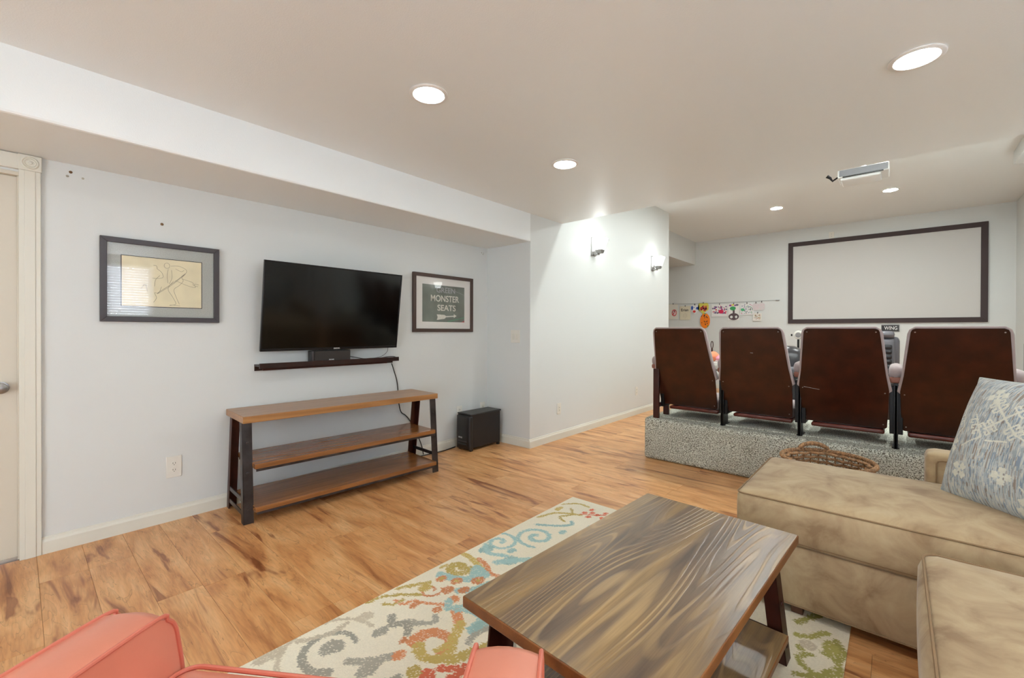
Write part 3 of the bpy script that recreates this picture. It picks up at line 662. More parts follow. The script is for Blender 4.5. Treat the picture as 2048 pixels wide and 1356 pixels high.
SL, SD = 1.482, .41     # local: +Y along the wall, -X towards the wall
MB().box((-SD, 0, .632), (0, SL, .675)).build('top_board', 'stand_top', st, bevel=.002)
for ya_, side in ((.0, -1), (SL-.058, 1)):
    a_leg(st, ya_, ya_+.058, .012, -.035, .632, .058, 1, side=side)
    a_leg(st, ya_, ya_+.058, -SD+.012, -SD+.10, .632, .058, -1, side=side, mat='rust')
    yy = ya_+.006 if side < 0 else ya_+.052
    for z in (.06, .145): MB().box((-SD+.04, yy-.003, z-.014), (-.03, yy+.003, z+.014)).build('cross_bar', 'steel', st, bevel=.001)
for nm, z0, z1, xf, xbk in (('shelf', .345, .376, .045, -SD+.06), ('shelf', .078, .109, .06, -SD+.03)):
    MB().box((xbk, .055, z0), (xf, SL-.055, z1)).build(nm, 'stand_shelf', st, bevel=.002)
    MB().box((xf-.006, .062, z0-.016), (xf-.001, SL-.062, z0)).box((xf-.035, .062, z0-.004), (xf-.006, SL-.062, z0)).build('shelf_rail', 'steel', st, bevel=.001)
    MB().box((xbk, .062, z0-.02), (xbk+.004, SL-.062, z0)).build('shelf_rail', 'steel', st, bevel=.001)

# coffee table
ct = thing('coffee_table', 'dark stained pine coffee table with lower shelf on the patterned rug', 'coffee table', (-.94, .853, .008), -math.radians(2.9))
CL, CW, CH = 1.13, .612, .442
MB().box((0, 0, CH-.032), (CW, CL, CH)).build('top_board', 'table_edge', ct, bevel=.003)
MB().box((.003, .003, CH), (CW-.003, CL-.003, CH+.0012)).build('top_face', 'table_top', ct)
for ya_, side in ((.055, -1), (CL-.115, 1)):
    a_leg(ct, ya_, ya_+.06, CW-.012, CW-.06, CH-.032, .06, 1, side=-side, mat='rust')
    a_leg(ct, ya_, ya_+.06, .012, .06, CH-.032, .06, -1, side=-side, mat='rust')
    yy = ya_+.03
    MB().box((.03, yy-.003, .07), (CW-.03, yy+.003, .10)).build('cross_bar', 'rust', ct, bevel=.001)
MB().box((.03, .12, .10), (CW-.004, CL-.125, .122)).build('shelf', 'table_edge', ct, bevel=.003)
MB().box((.033, .123, .122), (CW-.007, CL-.128, .1232)).build('shelf_face', 'table_top', ct)

# ------------------------------------------------------------------ subwoofer
sw = thing('subwoofer', 'black floor subwoofer in the alcove corner beside the baseboard', 'subwoofer', (-3.405, 3.01, 0), math.radians(-1))
MB().box((0, .02, .03), (.205, .43, .375)).build('cabinet', 'plastic_textured', sw, bevel=.006)
MB().roundbox((.0, -.012, .012), (.208, .04, .36), .018, (6, 2, 6), (0, .012, 0)).build('front_baffle', 'plastic_black', sw, smooth=True)
MB().box((.0, .0, .36), (.208, .445, .378)).build('top_cap', 'plastic_black', sw, bevel=.008, seg=3)
MB().roundbox((.04, -.022, .055), (.165, .0, .075), .008, (4, 2, 2)).build('port_lip', 'plastic_black', sw, smooth=True)
MB().roundbox((.04, -.022, .09), (.165, .0, .105), .006, (4, 2, 2)).build('port_lip', 'frame_black', sw, smooth=True)
for x in (.012, .175):
    for y in (.01, .40): MB().box((x, y, 0), (x+.025, y+.03, .04)).build('foot', 'plastic_black', sw, bevel=.003)
text('BOSE', .02, 'logo', 'white_print', sw, frame_m((.08, -.0248, .135), (1, 0, 0), (0, 0, 1)), .055)

# ------------------------------------------------------------------ rug
RX0, RX1, RY0, RY1 = -1.765, -.132, .28, 2.682
nx, ny = 460, 676
gx, gy = np.meshgrid(np.linspace(RX0, RX1, nx), np.linspace(RY0, RY1, ny))
jx = gx+(vnoise(gx, gy, 60, 200, 1)-.5)*.012+(RNG.random(gx.shape)-.5)*.009; jy = gy+(vnoise(gx, gy, 200, 60, 2)-.5)*.010+(RNG.random(gx.shape)-.5)*.006
C = np.ones(gx.shape+(3,))*L3((246, 238, 216)); C *= (1-.07*vnoise(gx, gy, 6, 6, 3))[..., None]
teal, gold, orng, grey, beige, red, olive = map(L3, ((170, 202, 198), (204, 180, 110), (220, 150, 108), (176, 172, 158), (214, 202, 178), (224, 120, 92), (180, 174, 104)))
def P(mask, c, dens=.93):
    k = mask & (RNG.random(gx.shape) < dens); C[k] = c*(.88+.2*RNG.random())
def sp_(c, *a, w=.014, w1=None, n=40): P(strokes(jx, jy, spiral(*a, n=n), w, w1), c)
def cv(c, pts, w=.012, w1=None): P(strokes(jx, jy, curve(pts, 6), w, w1), c)
def blob(c, x, y, a=.022, b=None): b = b or a; P(((jx-x)/a)**2+((jy-y)/b)**2 < 1, c)
sp_(teal, -1.70, 1.83, .012, .105, 0, 1.35, w=.013, w1=.011); sp_(teal, -1.58, 2.02, .02, .125, 2.4, 1.45, w=.017, w1=.011)
sp_(teal, -1.33, 2.26, .02, .12, .5, 1.3, w=.016); blob(teal, -1.70, 1.72, .035, .05); cv(teal, [(-1.74, 1.75), (-1.66, 1.70), (-1.57, 1.74)], .016); blob(teal, -1.585, 1.80, .022, .03); blob(teal, -1.52, 1.72, .04, .05)
cv(teal, [(-1.56, 1.66), (-1.50, 1.74), (-1.44, 1.80)], .024); cv(teal, [(-1.68, 2.15), (-1.60, 2.2), (-1.52, 2.28), (-1.54, 2.33)], .013); blob(teal, -1.50, 2.17, .02, .03)
cv(gold, [(-1.74, 2.24), (-1.70, 2.36), (-1.62, 2.42), (-1.55, 2.45)], .012); cv(gold, [(-1.66, 2.50), (-1.60, 2.42), (-1.64, 2.34), (-1.58, 2.3)], .009); cv(gold, [(-1.74, 2.52), (-1.67, 2.6), (-1.58, 2.6)], .01); blob(gold, -1.72, 2.44, .02, .04)
for q in ((-1.55, 2.50), (-1.51, 2.53), (-1.54, 2.57), (-1.47, 2.52), (-1.44, 2.58), (-1.50, 2.46), (-1.42, 2.50)): blob(red, q[0], q[1], .016, .022)
cv(red, [(-1.56, 2.46), (-1.50, 2.5), (-1.43, 2.55), (-1.38, 2.53)], .006)
sp_(gold, -1.672, 1.49, .02, .062, 1.0, .95, w=.026, w1=.02); cv(gold, [(-1.755, 1.60), (-1.71, 1.60), (-1.65, 1.585), (-1.57, 1.56)], .018); blob(gold, -1.74, 1.45, .012, .03)
cv(orng, [(-1.66, 1.62), (-1.58, 1.6), (-1.52, 1.56), (-1.47, 1.57)], .014)
cv(teal, [(-1.69, 1.39), (-1.62, 1.41), (-1.55, 1.47), (-1.60, 1.55), (-1.52, 1.53)], .026); cv(teal, [(-1.52, 1.36), (-1.47, 1.42), (-1.45, 1.50), (-1.40, 1.55)], .024)
for q in ((-1.515, 1.477, .03, .035), (-1.591, 1.405, .027, .032), (-1.564, 1.33, .028, .033), (-1.508, 1.378, .024, .03), (-1.49, 1.30, .026, .03), (-1.44, 1.37, .026, .03), (-1.66, 1.37, .022, .03), (-1.49, 1.205, .02, .025)): blob(orng, *q)
for q in ((-1.515, 1.477), (-1.591, 1.405), (-1.66, 1.37)): blob(gold, q[0], q[1], .011, .014)
sp_(orng, -1.625, 1.275, .015, .055, .3, 1.1, w=.007); blob(gold, -1.66, 1.27, .028, .034); cv(gold, [(-1.75, 1.18), (-1.72, 1.24), (-1.68, 1.31)], .012); cv(gold, [(-1.76, 1.03), (-1.745, 1.10), (-1.69, 1.17), (-1.63, 1.22)], .01)
cv(orng, [(-1.68, 1.12), (-1.63, 1.13), (-1.62, 1.17), (-1.56, 1.20), (-1.49, 1.25)], .009); blob(orng, -1.59, 1.16, .02, .026); cv(gold, [(-1.70, 1.07), (-1.66, 1.10), (-1.66, 1.15)], .008)
sp_(grey, -1.602, .80, .0, .03, 0, .7, w=.028); P(strokes(jx, jy, spiral(-1.60, .79, .085, .115, 1.2, .72), .011, .018), grey); P(strokes(jx, jy, spiral(-1.60, .79, .17, .19, 1.6, .5), .008, .012), beige)
cv(grey, [(-1.52, 1.08), (-1.47, 1.10), (-1.435, 1.15), (-1.46, 1.17)], .014); cv(grey, [(-1.60, 1.05), (-1.55, 1.02), (-1.53, 1.05), (-1.50, 1.06), (-1.46, 1.03)], .017); blob(grey, -1.55, .965, .026, .035); blob(grey, -1.41, .83, .03, .05)
cv(grey, [(-1.50, .80), (-1.45, .84), (-1.40, .92)], .018); cv(grey, [(-1.40, .72), (-1.33, .80), (-1.30, .88)], .014); blob(beige, -1.68, .97, .03, .04); blob(beige, -1.745, .62, .03, .06); cv(beige, [(-1.74, .72), (-1.69, .82), (-1.70, .9)], .012)
P(strokes(jx, jy, spiral(-1.335, 1.055, .075, .06, 3.6, -.62), .032, .012), orng); P(strokes(jx, jy, spiral(-1.325, 1.06, .06, .075, 3.9, .52), .024, .014), gold)
cv(gold, [(-1.29, 1.0), (-1.22, 1.06), (-1.19, 1.14), (-1.15, 1.22)], .018, .03); cv(orng, [(-1.415, 1.25), (-1.37, 1.22), (-1.335, 1.20)], .024, .018); cv(gold, [(-1.345, 1.21), (-1.31, 1.15), (-1.29, 1.09), (-1.30, 1.05)], .024, .014)
blob(orng, -1.385, .94, .022, .03); blob(orng, -1.44, .995, .014, .02); cv(red, [(-1.22, 1.0), (-1.17, 1.05), (-1.12, 1.14), (-1.16, 1.0)], .016); blob(red, -1.23, .95, .03, .03); blob(gold, -1.28, .93, .03, .03)
cv(teal, [(-1.43, 1.27), (-1.38, 1.30), (-1.30, 1.30), (-1.28, 1.22)], .026); blob(teal, -1.27, 1.25, .03, .04); cv(teal, [(-1.50, 1.28), (-1.46, 1.24)], .018)
# unseen-under-table field and the olive scrolls by the sofa
for _ in range(26):
    cx_, cy_ = RNG.uniform(-1.2, -.45), RNG.uniform(.4, 2.55); c_ = (teal, gold, orng, grey, olive, beige)[int(RNG.integers(6))]
    sp_(c_, cx_, cy_, .01, .07+.05*RNG.random(), RNG.random()*6, 1.1, w=.014, n=24)
sp_(olive, -.215, 1.93, .04, .085, 2.0, .9, w=.012); blob(olive, -.178, 2.06, .03, .05); blob(olive, -.27, 1.985, .014, .02); cv(olive, [(-.29, 2.06), (-.25, 2.08), (-.22, 2.13), (-.2, 2.15)], .014); cv(olive, [(-.26, 1.82), (-.2, 1.86), (-.15, 1.95)], .013); cv(olive, [(-.15, 2.0), (-.14, 2.06), (-.17, 2.12)], .012)
blob(beige, -.25, 2.02, .03, .03); cv(olive, [(-.3, 2.15), (-.25, 2.25), (-.2, 2.3)], .016)
rug = thing('area_rug', 'cream area rug with teal, gold, orange and grey scrolls under the coffee table', 'rug', (RX0, RY0, 0))
C *= (.93+.1*RNG.random(gx.shape))[..., None]
colored_grid('pile', RX1-RX0, RY1-RY0, nx, ny, C, 'rug', rug, Matrix.Translation((0, 0, .0069)), thick=.0011)
MB().box((0, 0, .0005), (RX1-RX0, RY1-RY0, .0078)).build('backing', plain('rug_edge', (206, 190, 156), .95), rug, bevel=.002)

# ------------------------------------------------------------------ sofa (chaise + corner) and the second section
def rect_path(x0, y0, x1, y1, z, r, n=5):
    out = []
    for cx_, cy_, a in ((x1-r, y0+r, -PI/2), (x1-r, y1-r, 0), (x0+r, y1-r, PI/2), (x0+r, y0+r, PI)):
        for k in range(n+1): t_ = a+PI/2*k/n; out.append((cx_+r*math.cos(t_), cy_+r*math.sin(t_), z))
    return out
so = thing('sectional_sofa', 'tan microsuede sectional with a wide chaise reaching toward the coffee table', 'sofa', (0, 0, 0))
SX0, SY0, SY1, SX1 = -.548, 2.185, 2.93, 1.25
MB().roundbox((SX0+.02, SY0+.015, .036), (SX1, SY1, .30), .018, (14, 8, 4), (0, .004, .0)).build('base', 'suede', so, smooth=True)
MB().roundbox((SX0, SY0, .302), (SX1-.38, SY1-.005, .494), .03, (22, 14, 5), (.018, .012, .035)).build('chaise_cushion', 'suede', so, smooth=True)
MB().tube(rect_path(SX0+.002, SY0+.002, SX1-.382, SY1-.007, .484, .03), .0035, 6, True).build('welt', 'welt', so, smooth=True)
MB().tube(rect_path(SX0+.002, SY0+.002, SX1-.382, SY1-.007, .322, .03), .0035, 6, True).build('welt', 'welt', so, smooth=True)
MB().tube(rect_path(SX0+.022, SY0+.013, SX1-.002, SY1-.002, .048, .018), .003, 6, True).build('welt', 'welt', so, smooth=True)
for x, y in ((SX0+.235, SY0+.05), (SX1-.1, SY0+.05), (SX0+.235, SY1-.1), (SX1-.1, SY1-.1)): MB().box((x-.022, y-.022, .0085 if y < 2.6 and x < 0 else 0), (x+.022, y+.022, .045)).build('leg', 'sofa_leg', so, bevel=.003)
bk = MB().roundbox((.112, SY1, .06), (SX1+.16, SY1+.17, .632), .035, (14, 4, 8), (0, .006, 0)).build('back', 'suede', so, smooth=True)
MB().tube([(.15, SY1+.0, .3), (.15, SY1-.004, .585), (.155, SY1-.005, .597), (.17, SY1-.005, .602), (SX1, SY1-.005, .602)], .0035, 6).build('back_welt', 'welt', bk, smooth=True)
MB().roundbox((SX1-.38, SY0, .06), (SX1+.16, SY1-.004, .632), .035, (5, 8, 8)).build('side_back', 'suede', so, smooth=True)
s2 = thing('sofa_section', 'tan microsuede seat section with a plump cushion at the lower right corner', 'sofa', (0, 0, 0))
QX0, QX1, QY0, QY1 = .055, .99, .86, 1.985
MB().roundbox((QX0+.02, QY0, .04), (QX1, QY1-.015, .31), .02, (8, 10, 4)).build('base', 'suede', s2, smooth=True)
MB().roundbox((QX0+.004, QY0+.002, .312), (QX1-.02, QY1, .502), .045, (16, 18, 6), (.014, .01, .03)).build('seat_cushion', 'suede', s2, smooth=True)
MB().tube(rect_path(QX0+.014, QY0+.012, QX1-.03, QY1-.010, .493, .045), .0035, 6, True).build('welt', 'welt', s2, smooth=True)
MB().roundbox((QX1, QY0, .06), (QX1+.2, QY1, .80), .05, (3, 8, 6)).build('back', 'suede', s2, smooth=True)
for x in (QX0+.08, QX1-.05):
    for y in (QY0+.08, QY1-.08): MB().box((x-.022, y-.022, 0), (x+.022, y+.022, .045)).build('leg', 'sofa_leg', s2, bevel=.003)

# throw pillow
pb = Vector((.150, 2.715, .503)); ex = Vector((.69, -.72, 0)).normalized(); ey = Vector((.155, .10, .50)).normalized(); ey = (ey-ex*ex.dot(ey)).normalized()
PS = .545; n = 280
u = np.linspace(-1, 1, n); U, V = np.meshgrid(u, u)
pin = .035
px = PS/2*U*(1-pin*(1-V**2)*np.abs(U)**2); py = PS/2*V*(1-pin*(1-U**2)*np.abs(V)**2)
pz = .125*((1-np.abs(U)**2.6).clip(0)*(1-np.abs(V)**2.6).clip(0))**.55
pz = pz+.004*np.sin(U*9+V*4)*(1-U**2)*(1-V**2)
X_, Y_ = px+PS/2, py+PS/2
base = L3((186, 190, 188)); C = np.ones(U.shape+(3,))*base
n1 = vnoise(X_, Y_, 34, 420, 11); n2 = vnoise(X_, Y_, 8, 260, 12); n3 = vnoise(X_, Y_, 12, 90, 13)
# streaks run vertically in the picture: stretch along Y
n1 = vnoise(X_, Y_, 400, 55, 11); n2 = vnoise(X_, Y_, 380, 24, 12); n3 = vnoise(X_, Y_, 26, 9, 13)
for msk, c_ in ((n1 > .62, (160, 168, 170)), (n2 > .72, (138, 152, 166)), (n1 < .3, (204, 202, 190)), ((n2 < .27) & (n3 > .5), (150, 136, 124)), ((n1 > .8) & (n3 < .45), (140, 128, 118))): C[msk] = L3(c_)
cream = L3((218, 216, 200)); jx = X_+(RNG.random(U.shape)-.5)*.003; jy = Y_+(RNG.random(U.shape)-.5)*.003
def pm(pts, w_=.0036): C[strokes(jx, jy, pts, w_)] = cream*(.93+.1*RNG.random())
def motif(cx_, cy_, s_, a):
    ca, sa = math.cos(a), math.sin(a); R_ = lambda x, y: (cx_+s_*(x*ca-y*sa), cy_+s_*(x*sa+y*ca))
    for q in ([(-1, 0), (1, 0)], [(0, -1), (0, 1)]): pm([R_(*p) for p in q], .004)
    for sx, sy in ((1, 0), (-1, 0), (0, 1), (0, -1)):
        for k_ in (.55, .9):
            for sd in (-1, 1):
                bx, by = sx*k_, sy*k_; tx, ty = -sy*sd, sx*sd
                pm([R_(bx, by), R_(bx+tx*.32, by+ty*.32), R_(bx+tx*.32+sx*.16, by+ty*.32+sy*.16), R_(bx+tx*.16+sx*.16, by+ty*.16+sy*.16)], .0032)
motif(.24, .36, .082, .75); motif(.37, .47, .055, .75); motif(.47, .22, .055, .75); motif(.12, .12, .03, .75); motif(.28, .14, .028, 0); motif(.05, .22, .03, .75); motif(.40, .33, .026, 0); motif(.17, .45, .03, .3); motif(.5, .45, .04, .7); motif(.36, .05, .03, .5)
for q in ([(.13, .36), (.18, .27), (.11, .22)], [(.05, .40), (.09, .30), (.05, .25)], [(.20, .26), (.27, .27)], [(.34, .12), (.42, .05), (.46, .13)], [(.30, .30), (.34, .28)]): pm(q, .0032)
for a_, b_ in (((.13, .36), (.18, .27)), ((.05, .40), (.09, .30))):
    for k_ in (.2, .45, .7): x = a_[0]+(b_[0]-a_[0])*k_; y = a_[1]+(b_[1]-a_[1])*k_; pm([(x, y), (x-.022, y-.008), (x-.022, y-.02), (x-.012, y-.018)], .0032)
pl = thing('throw_pillow', 'blue grey woven throw pillow with cream medallion motifs leaning on the sofa', 'pillow', tuple(pb))
T = frame_m((0, 0, 0), ex, ey)
def pillow_face(sg, name, colr):
    z = pz*sg; vs_ = np.stack([X_.ravel(), Y_.ravel(), z.ravel()], 1); i = np.arange((n-1)*(n-1)); a = (i//(n-1))*n+i % (n-1); fs_ = np.stack([a, a+1, a+1+n, a+n], 1)
    if sg < 0: fs_ = fs_[:, ::-1]
    me = bpy.data.meshes.new(name); me.from_pydata([tuple(v) for v in vs_], [], [tuple(int(q) for q in f) for f in fs_]); me.update()
    at = me.color_attributes.new('Col', 'FLOAT_COLOR', 'POINT'); c4 = np.ones((n*n, 4), np.float32); c4[:, :3] = colr.reshape(-1, 3); at.data.foreach_set('color', c4.ravel())
    me.materials.append(M['pillow']); me.polygons.foreach_set('use_smooth', [True]*len(me.polygons)); o = bpy.data.objects.new(name, me); COL.objects.link(o); o.parent = pl; o.matrix_local = T; return o
pillow_face(1, 'front_cover', C); pillow_face(-1, 'back_cover', C)
edge = [T @ Vector((X_[0, i], Y_[0, i], 0)) for i in range(0, n, 5)]+[T @ Vector((X_[i, -1], Y_[i, -1], 0)) for i in range(0, n, 5)]+[T @ Vector((X_[-1, n-1-i], Y_[-1, n-1-i], 0)) for i in range(0, n, 5)]+[T @ Vector((X_[n-1-i, 0], Y_[n-1-i, 0], 0)) for i in range(0, n, 5)]
MB().tube(edge, .004, 6, True).build('piping', plain('pillow_piping', (190, 198, 190), .9), pl, smooth=True)

# ------------------------------------------------------------------ basket
bs = thing('woven_basket', 'round woven water hyacinth basket behind the chaise, handle up', 'basket', (-.327, 3.42, 0))
BR, BH = .245, .40
g = MB(); nr = 13
for k in range(nr):
    z = .02+(BH-.035)*k/(nr-1); r0 = BR-.03+.03*math.sin(PI*(k/(nr-1))*.9)
    pts = []
    for i in range(96):
        a = 2*PI*i/96; rr = r0+.011*math.sin(a*16+k*PI); pts.append((rr*math.cos(a), rr*math.sin(a), z+.003*math.sin(a*5+k)))
    g.tube(pts, .0095, 6, True)
g.build('woven_wall', 'straw', bs, smooth=True)
g = MB()
for i in range(32):
    a = 2*PI*(i+.5)/32; g.tube([((BR-.022)*math.cos(a), (BR-.022)*math.sin(a), .01), ((BR+.003)*math.cos(a), (BR+.003)*math.sin(a), .2), ((BR-.012)*math.cos(a), (BR-.012)*math.sin(a), BH-.01)], .005, 5)
g.build('stakes', 'straw', bs, smooth=True)
MB().lathe([(.001, .004), (BR-.03, .004), (BR-.03, .02), (.001, .02)], 32).build('bottom', 'straw', bs)
g = MB()
for ph in (0, 2*PI/3, 4*PI/3):
    pts = [((BR+.008*math.cos(40*a+ph))*math.cos(a), (BR+.008*math.cos(40*a+ph))*math.sin(a), BH+.002+.008*math.sin(40*a+ph)) for a in np.linspace(0, 2*PI, 300, endpoint=False)]
    g.tube(pts, .0065, 6, True)
g.build('braided_rim', 'straw', bs, smooth=True)
for a0_ in (PI/2+.42,):
    g = MB()
    for ph in (0, 2*PI/3, 4*PI/3):
        pts = []
        for t_ in np.linspace(0, 1, 60):
            a = a0_+(t_-.5)*.72; z = BH+.012+.035*math.sin(PI*t_)**.6; pts.append(((BR+.008*math.cos(40*t_+ph))*math.cos(a), (BR+.008*math.cos(40*t_+ph))*math.sin(a), z+.008*math.sin(40*t_+ph)))
        g.tube(pts, .0075, 6)
    g.build('handle', 'straw', bs, smooth=True)

# ------------------------------------------------------------------ carpeted riser with theatre seats
ri = thing('carpeted_riser', 'low grey speckled carpet covered platform under the theater seats', 'platform', (-1.825, 4.0, 0))
RL, RD, RH = XR+1.825-.006, 1.45, .392
gq = MB().roundbox((0, 0, 0), (RL, RD, RH), .035, (90, 40, 14))
rb = gq.build('carpet', 'carpet', ri, smooth=True)
tx = bpy.data.textures.new('pile', 'CLOUDS'); tx.noise_scale = .12
dm = rb.modifiers.new('displace', 'DISPLACE'); dm.texture = tx; dm.strength = .008; dm.texture_coords = 'GLOBAL'
MB().roundbox((.03, .125, RH-.012), (RL-.005, .165, RH+.006), .008, (60, 2, 2)).build('carpet_seam', 'carpet', ri, smooth=True)
ZP = .392
def back_panel(parent, dx=0):
    """tapered laminated back: z along height, panel plane leaning toward the camera at the top"""
    top, bot = 1.243-ZP, .525-ZP
    yt, yb = -.215, .065      # local y of top and bottom
    prof = [(-.256, 0), (-.262, .16), (-.268, .39), (-.250, .55), (-.219, .965), (-.212, .988), (-.195, 1.0), (.195, 1.0), (.212, .988), (.219, .965), (.250, .55), (.268, .39), (.262, .16), (.256, 0), (.246, -.012), (-.246, -.012)]
    def mp_(x, s, off): z = bot+(top-bot)*s; return (x+dx, yb+(yt-yb)*s+off, z)
    n_ = len(prof); vs_ = [mp_(x, s, 0) for x, s in prof]+[mp_(x, s, .014) for x, s in prof]
    o = MB().add(vs_, [tuple(range(n_)), tuple(range(n_, 2*n_))[::-1]]+[(i, i+n_, (i+1) % n_+n_, (i+1) % n_) for i in range(n_)])
    p = fix(o.build('back_panel', 'laminate', parent, bevel=.002))
    for x, s in ((-.198, .965), (.198, .965), (-.245, .36), (.245, .36), (-.235, .03), (.235, .03)):
        q = mp_(x, s, 0); MB().lathe([(.0045, 0), (.004, .002), (.0015, .003)], 8, Matrix.Translation(q) @ Matrix.Rotation(PI/2+.3, 4, 'X')).build('screw', 'nickel', p)
    # upholstery: in front of the panel, wrapping round the top and sides down to the elbow
    prof2 = [(-.262, .36), (-.285, .385), (-.262, .55), (-.236, .95), (-.226, .99), (-.200, 1.018), (.200, 1.018), (.226, .99), (.236, .95), (.262, .55), (.285, .385), (.262, .36)]
    n_ = len(prof2); vs_ = []
    th = lambda s: .055+.05*(1-s)
    for lay, ins in ((.002, .0), (.5, 0), (.85, -.006), (1.0, -.03)):
        for x, s in prof2:
            xx = x*(1+ins/abs(x)) ; q = mp_(xx, s+(ins*.5 if s > .9 else 0), 0); vs_.append((q[0], q[1]+.004+(lay*th(s)), q[2]))
    fs_ = [tuple(range(n_)), tuple(range(3*n_, 4*n_))[::-1]]
    for k_ in range(3): fs_ += [(k_*n_+i, (k_+1)*n_+i, (k_+1)*n_+(i+1) % n_, k_*n_+(i+1) % n_) for i in range(n_)]
    fix(MB().add(vs_, fs_).build('back_cushion', 'seat_fabric', parent, bevel=.006, seg=2))
def pad(parent, x, end=False):
    z0 = .858-ZP
    MB().roundbox((x-.041, -.03, z0+.03), (x+.041, .36, z0+.122), .034, (4, 8, 4), (0, .006, .006)).build('armrest_pad', 'seat_fabric', parent, smooth=True)
    lab(MB().roundbox((x-.037, -.028, z0), (x+.037, .35, z0+.046), .016, (4, 8, 2)).build('armrest_base', 'pad_brown', parent, smooth=True), 'brown underside of the armrest')
def post(parent, x):
    MB().box((x-.006, -.005, 0), (x+.006, .16, .45)).box((x-.012, -.005, 0), (x+.012, .002, .47)).box((x-.02, .01, 0), (x+.02, .16, .008)).build('post', 'black_metal', parent, bevel=.001)
    MB().box((x-.009, .0, .44), (x+.009, .1, .47)).build('armrest_bracket', 'nickel', parent, bevel=.002)
def theater_seat(cx, label, first=False, dx=0):
    t = thing('theater_seat', label, 'seat', (cx, 4.10, ZP), 0, 'row of theater seats')
    back_panel(t, dx)
    MB().roundbox((-.225, .10, .075), (.225, .56, .105), .014, (8, 8, 2), (0, 0, -.006)).build('seat_pan', 'shell_red', t, smooth=True)
    MB().roundbox((-.235, .14, .106), (.235, .60, .205), .035, (8, 8, 4), (0, 0, .02)).build('seat_cushion', 'seat_fabric', t, smooth=True)
    for s_ in (-1, 1): MB().box((s_*.2655-.0145, .03, .10), (s_*.2655+.0145, .30, .44)).build('side_bracket', 'black_metal', t, bevel=.003)
    post(t, .286); pad(t, .286)
    if first:
        lg = MB().box((-.314, -.07, 0), (-.260, -.04, .47)).build('post', 'post_wood', t, bevel=.003)
        MB().box((-.314, .17, 0), (-.260, .20, .16)).build('post', 'post_wood', t, bevel=.003)
        MB().box((-.30, -.04, .10), (-.275, .17, .14)).build('cross_rail', 'post_wood', t, bevel=.002)
        pad(t, -.315)
    return t
theater_seat(-1.43, 'brown backed theater seat at the left end of the row', True, -.03)
theater_seat(-.858, 'brown backed theater seat second from the left, small white chip on its back', dx=-.025)
theater_seat(-.283, 'brown backed theater seat third from the left, pale scratch on its back', dx=-.018)
theater_seat(.292, 'brown backed theater seat at the right end, partly behind the pillow')
# marks on two of the backs
def mark(cx, pts, wid, name):
    MB().ribbon(pts, wid, (0, -1, .3)).build(name, 'letter_dim', [o for o in bpy.data.objects if o.name.startswith('theater_seat') and abs(o.location.x-cx) < .01][0])
PYZ = lambda z: .065+(-.215-.065)*(z-(.525-ZP))/(1.243-.525)-.0012
mark(-.858, [(-.035, PYZ(.655), .655), (-.015, PYZ(.653), .653)], .006, 'chip')
mark(-.283, [(-.255, PYZ(.40), .40), (-.19, PYZ(.39), .39), (-.155, PYZ(.385), .385)], .0025, 'scratch')

# ------------------------------------------------------------------ projection screen, banner, sign, projector
ps = thing('projection_screen', 'large white projection screen with a dark frame on the far wall', 'screen', (-1.576, YB, 1.378))
SW_, SH_, fw = 2.64, 1.556, .078
f = MB()
for a in ([(0, 0), (SW_, 0), (SW_-fw, fw), (fw, fw)], [(SW_, 0), (SW_, SH_), (SW_-fw, SH_-fw), (SW_-fw, fw)], [(SW_, SH_), (0, SH_), (fw, SH_-fw), (SW_-fw, SH_-fw)], [(0, SH_), (0, 0), (fw, fw), (fw, SH_-fw)]): f.prism(a, 1, -.035, -.002)
fix(f.build('frame', 'screen_frame', ps, bevel=.003))
MB().box((fw, -.018, fw), (SW_-fw, -.012, SH_-fw)).build('screen_fabric', 'screen_white', ps)
sg = thing('wall_sign', 'small black sign with white letters under the projection screen', 'sign', (-.19, YB, 1.225))
MB().box((0, -.012, 0), (.235, -.001, .118)).build('board', 'plastic_black', sg, bevel=.003)
MB().box((.006, -.0135, .006), (.229, -.012, .008)).box((.006, -.0135, .110), (.229, -.012, .112)).box((.227, -.0135, .006), (.229, -.012, .112)).build('border', 'white_print', sg)
text('WING', .085, 'lettering', 'white_print', sg, frame_m((.125, -.0132, .058), (1, 0, 0), (0, 0, 1)), .17)

yb = YB-.012
tag(MB().tube([(-3.95, yb-.004, 1.848)]+[(x, yb-.004, 1.842-.012*math.sin(PI*(x+3.95)/2.2)) for x in np.linspace(-3.8, -1.9, 10)]+[(-1.74, yb-.004, 1.838)], .0022, 5).build('display_wire', 'frame_black'), 'thin wire strung along the far wall holding the drawings', 'wire')
tag(MB().roundbox((-1.79, yb-.014, 1.828), (-1.72, yb+.01, 1.846), .006, (3, 2, 2)).build('wire_bracket', 'nickel', None, smooth=True), 'small metal bracket at the right end of the drawing wire', 'bracket')
def sheet(name, label, x0, x1, z0, z1, fn, mask=None, tilt=0, res=.006, base=(222, 218, 206), cat='drawing', ydep=0.0):
    W, Hh = x1-x0, z1-z0; nx_ = max(8, int(W/res)); ny_ = max(8, int(Hh/res))
    A, B = np.meshgrid(np.linspace(0, 1, nx_), np.linspace(0, 1, ny_)); Cc = np.ones(A.shape+(3,))*L3(base)
    fn(A, B, Cc); mk = mask(A, B) if mask is not None else None
    t = thing(name, label, cat, (x0, yb-ydep, z0)); t.rotation_euler = (0, tilt, 0)
    colored_grid('paper', W, Hh, nx_, ny_, Cc, 'sheet', t, frame_m((0, -.004, 0), (1, 0, 0), (0, 0, 1)), mk)
    if name != 'pumpkin_cutout': MB().box((W*.5-.006, -.010, Hh-.014), (W*.5+.006, .004, Hh+.02)).build('clip', 'frame_black', t)
    return t
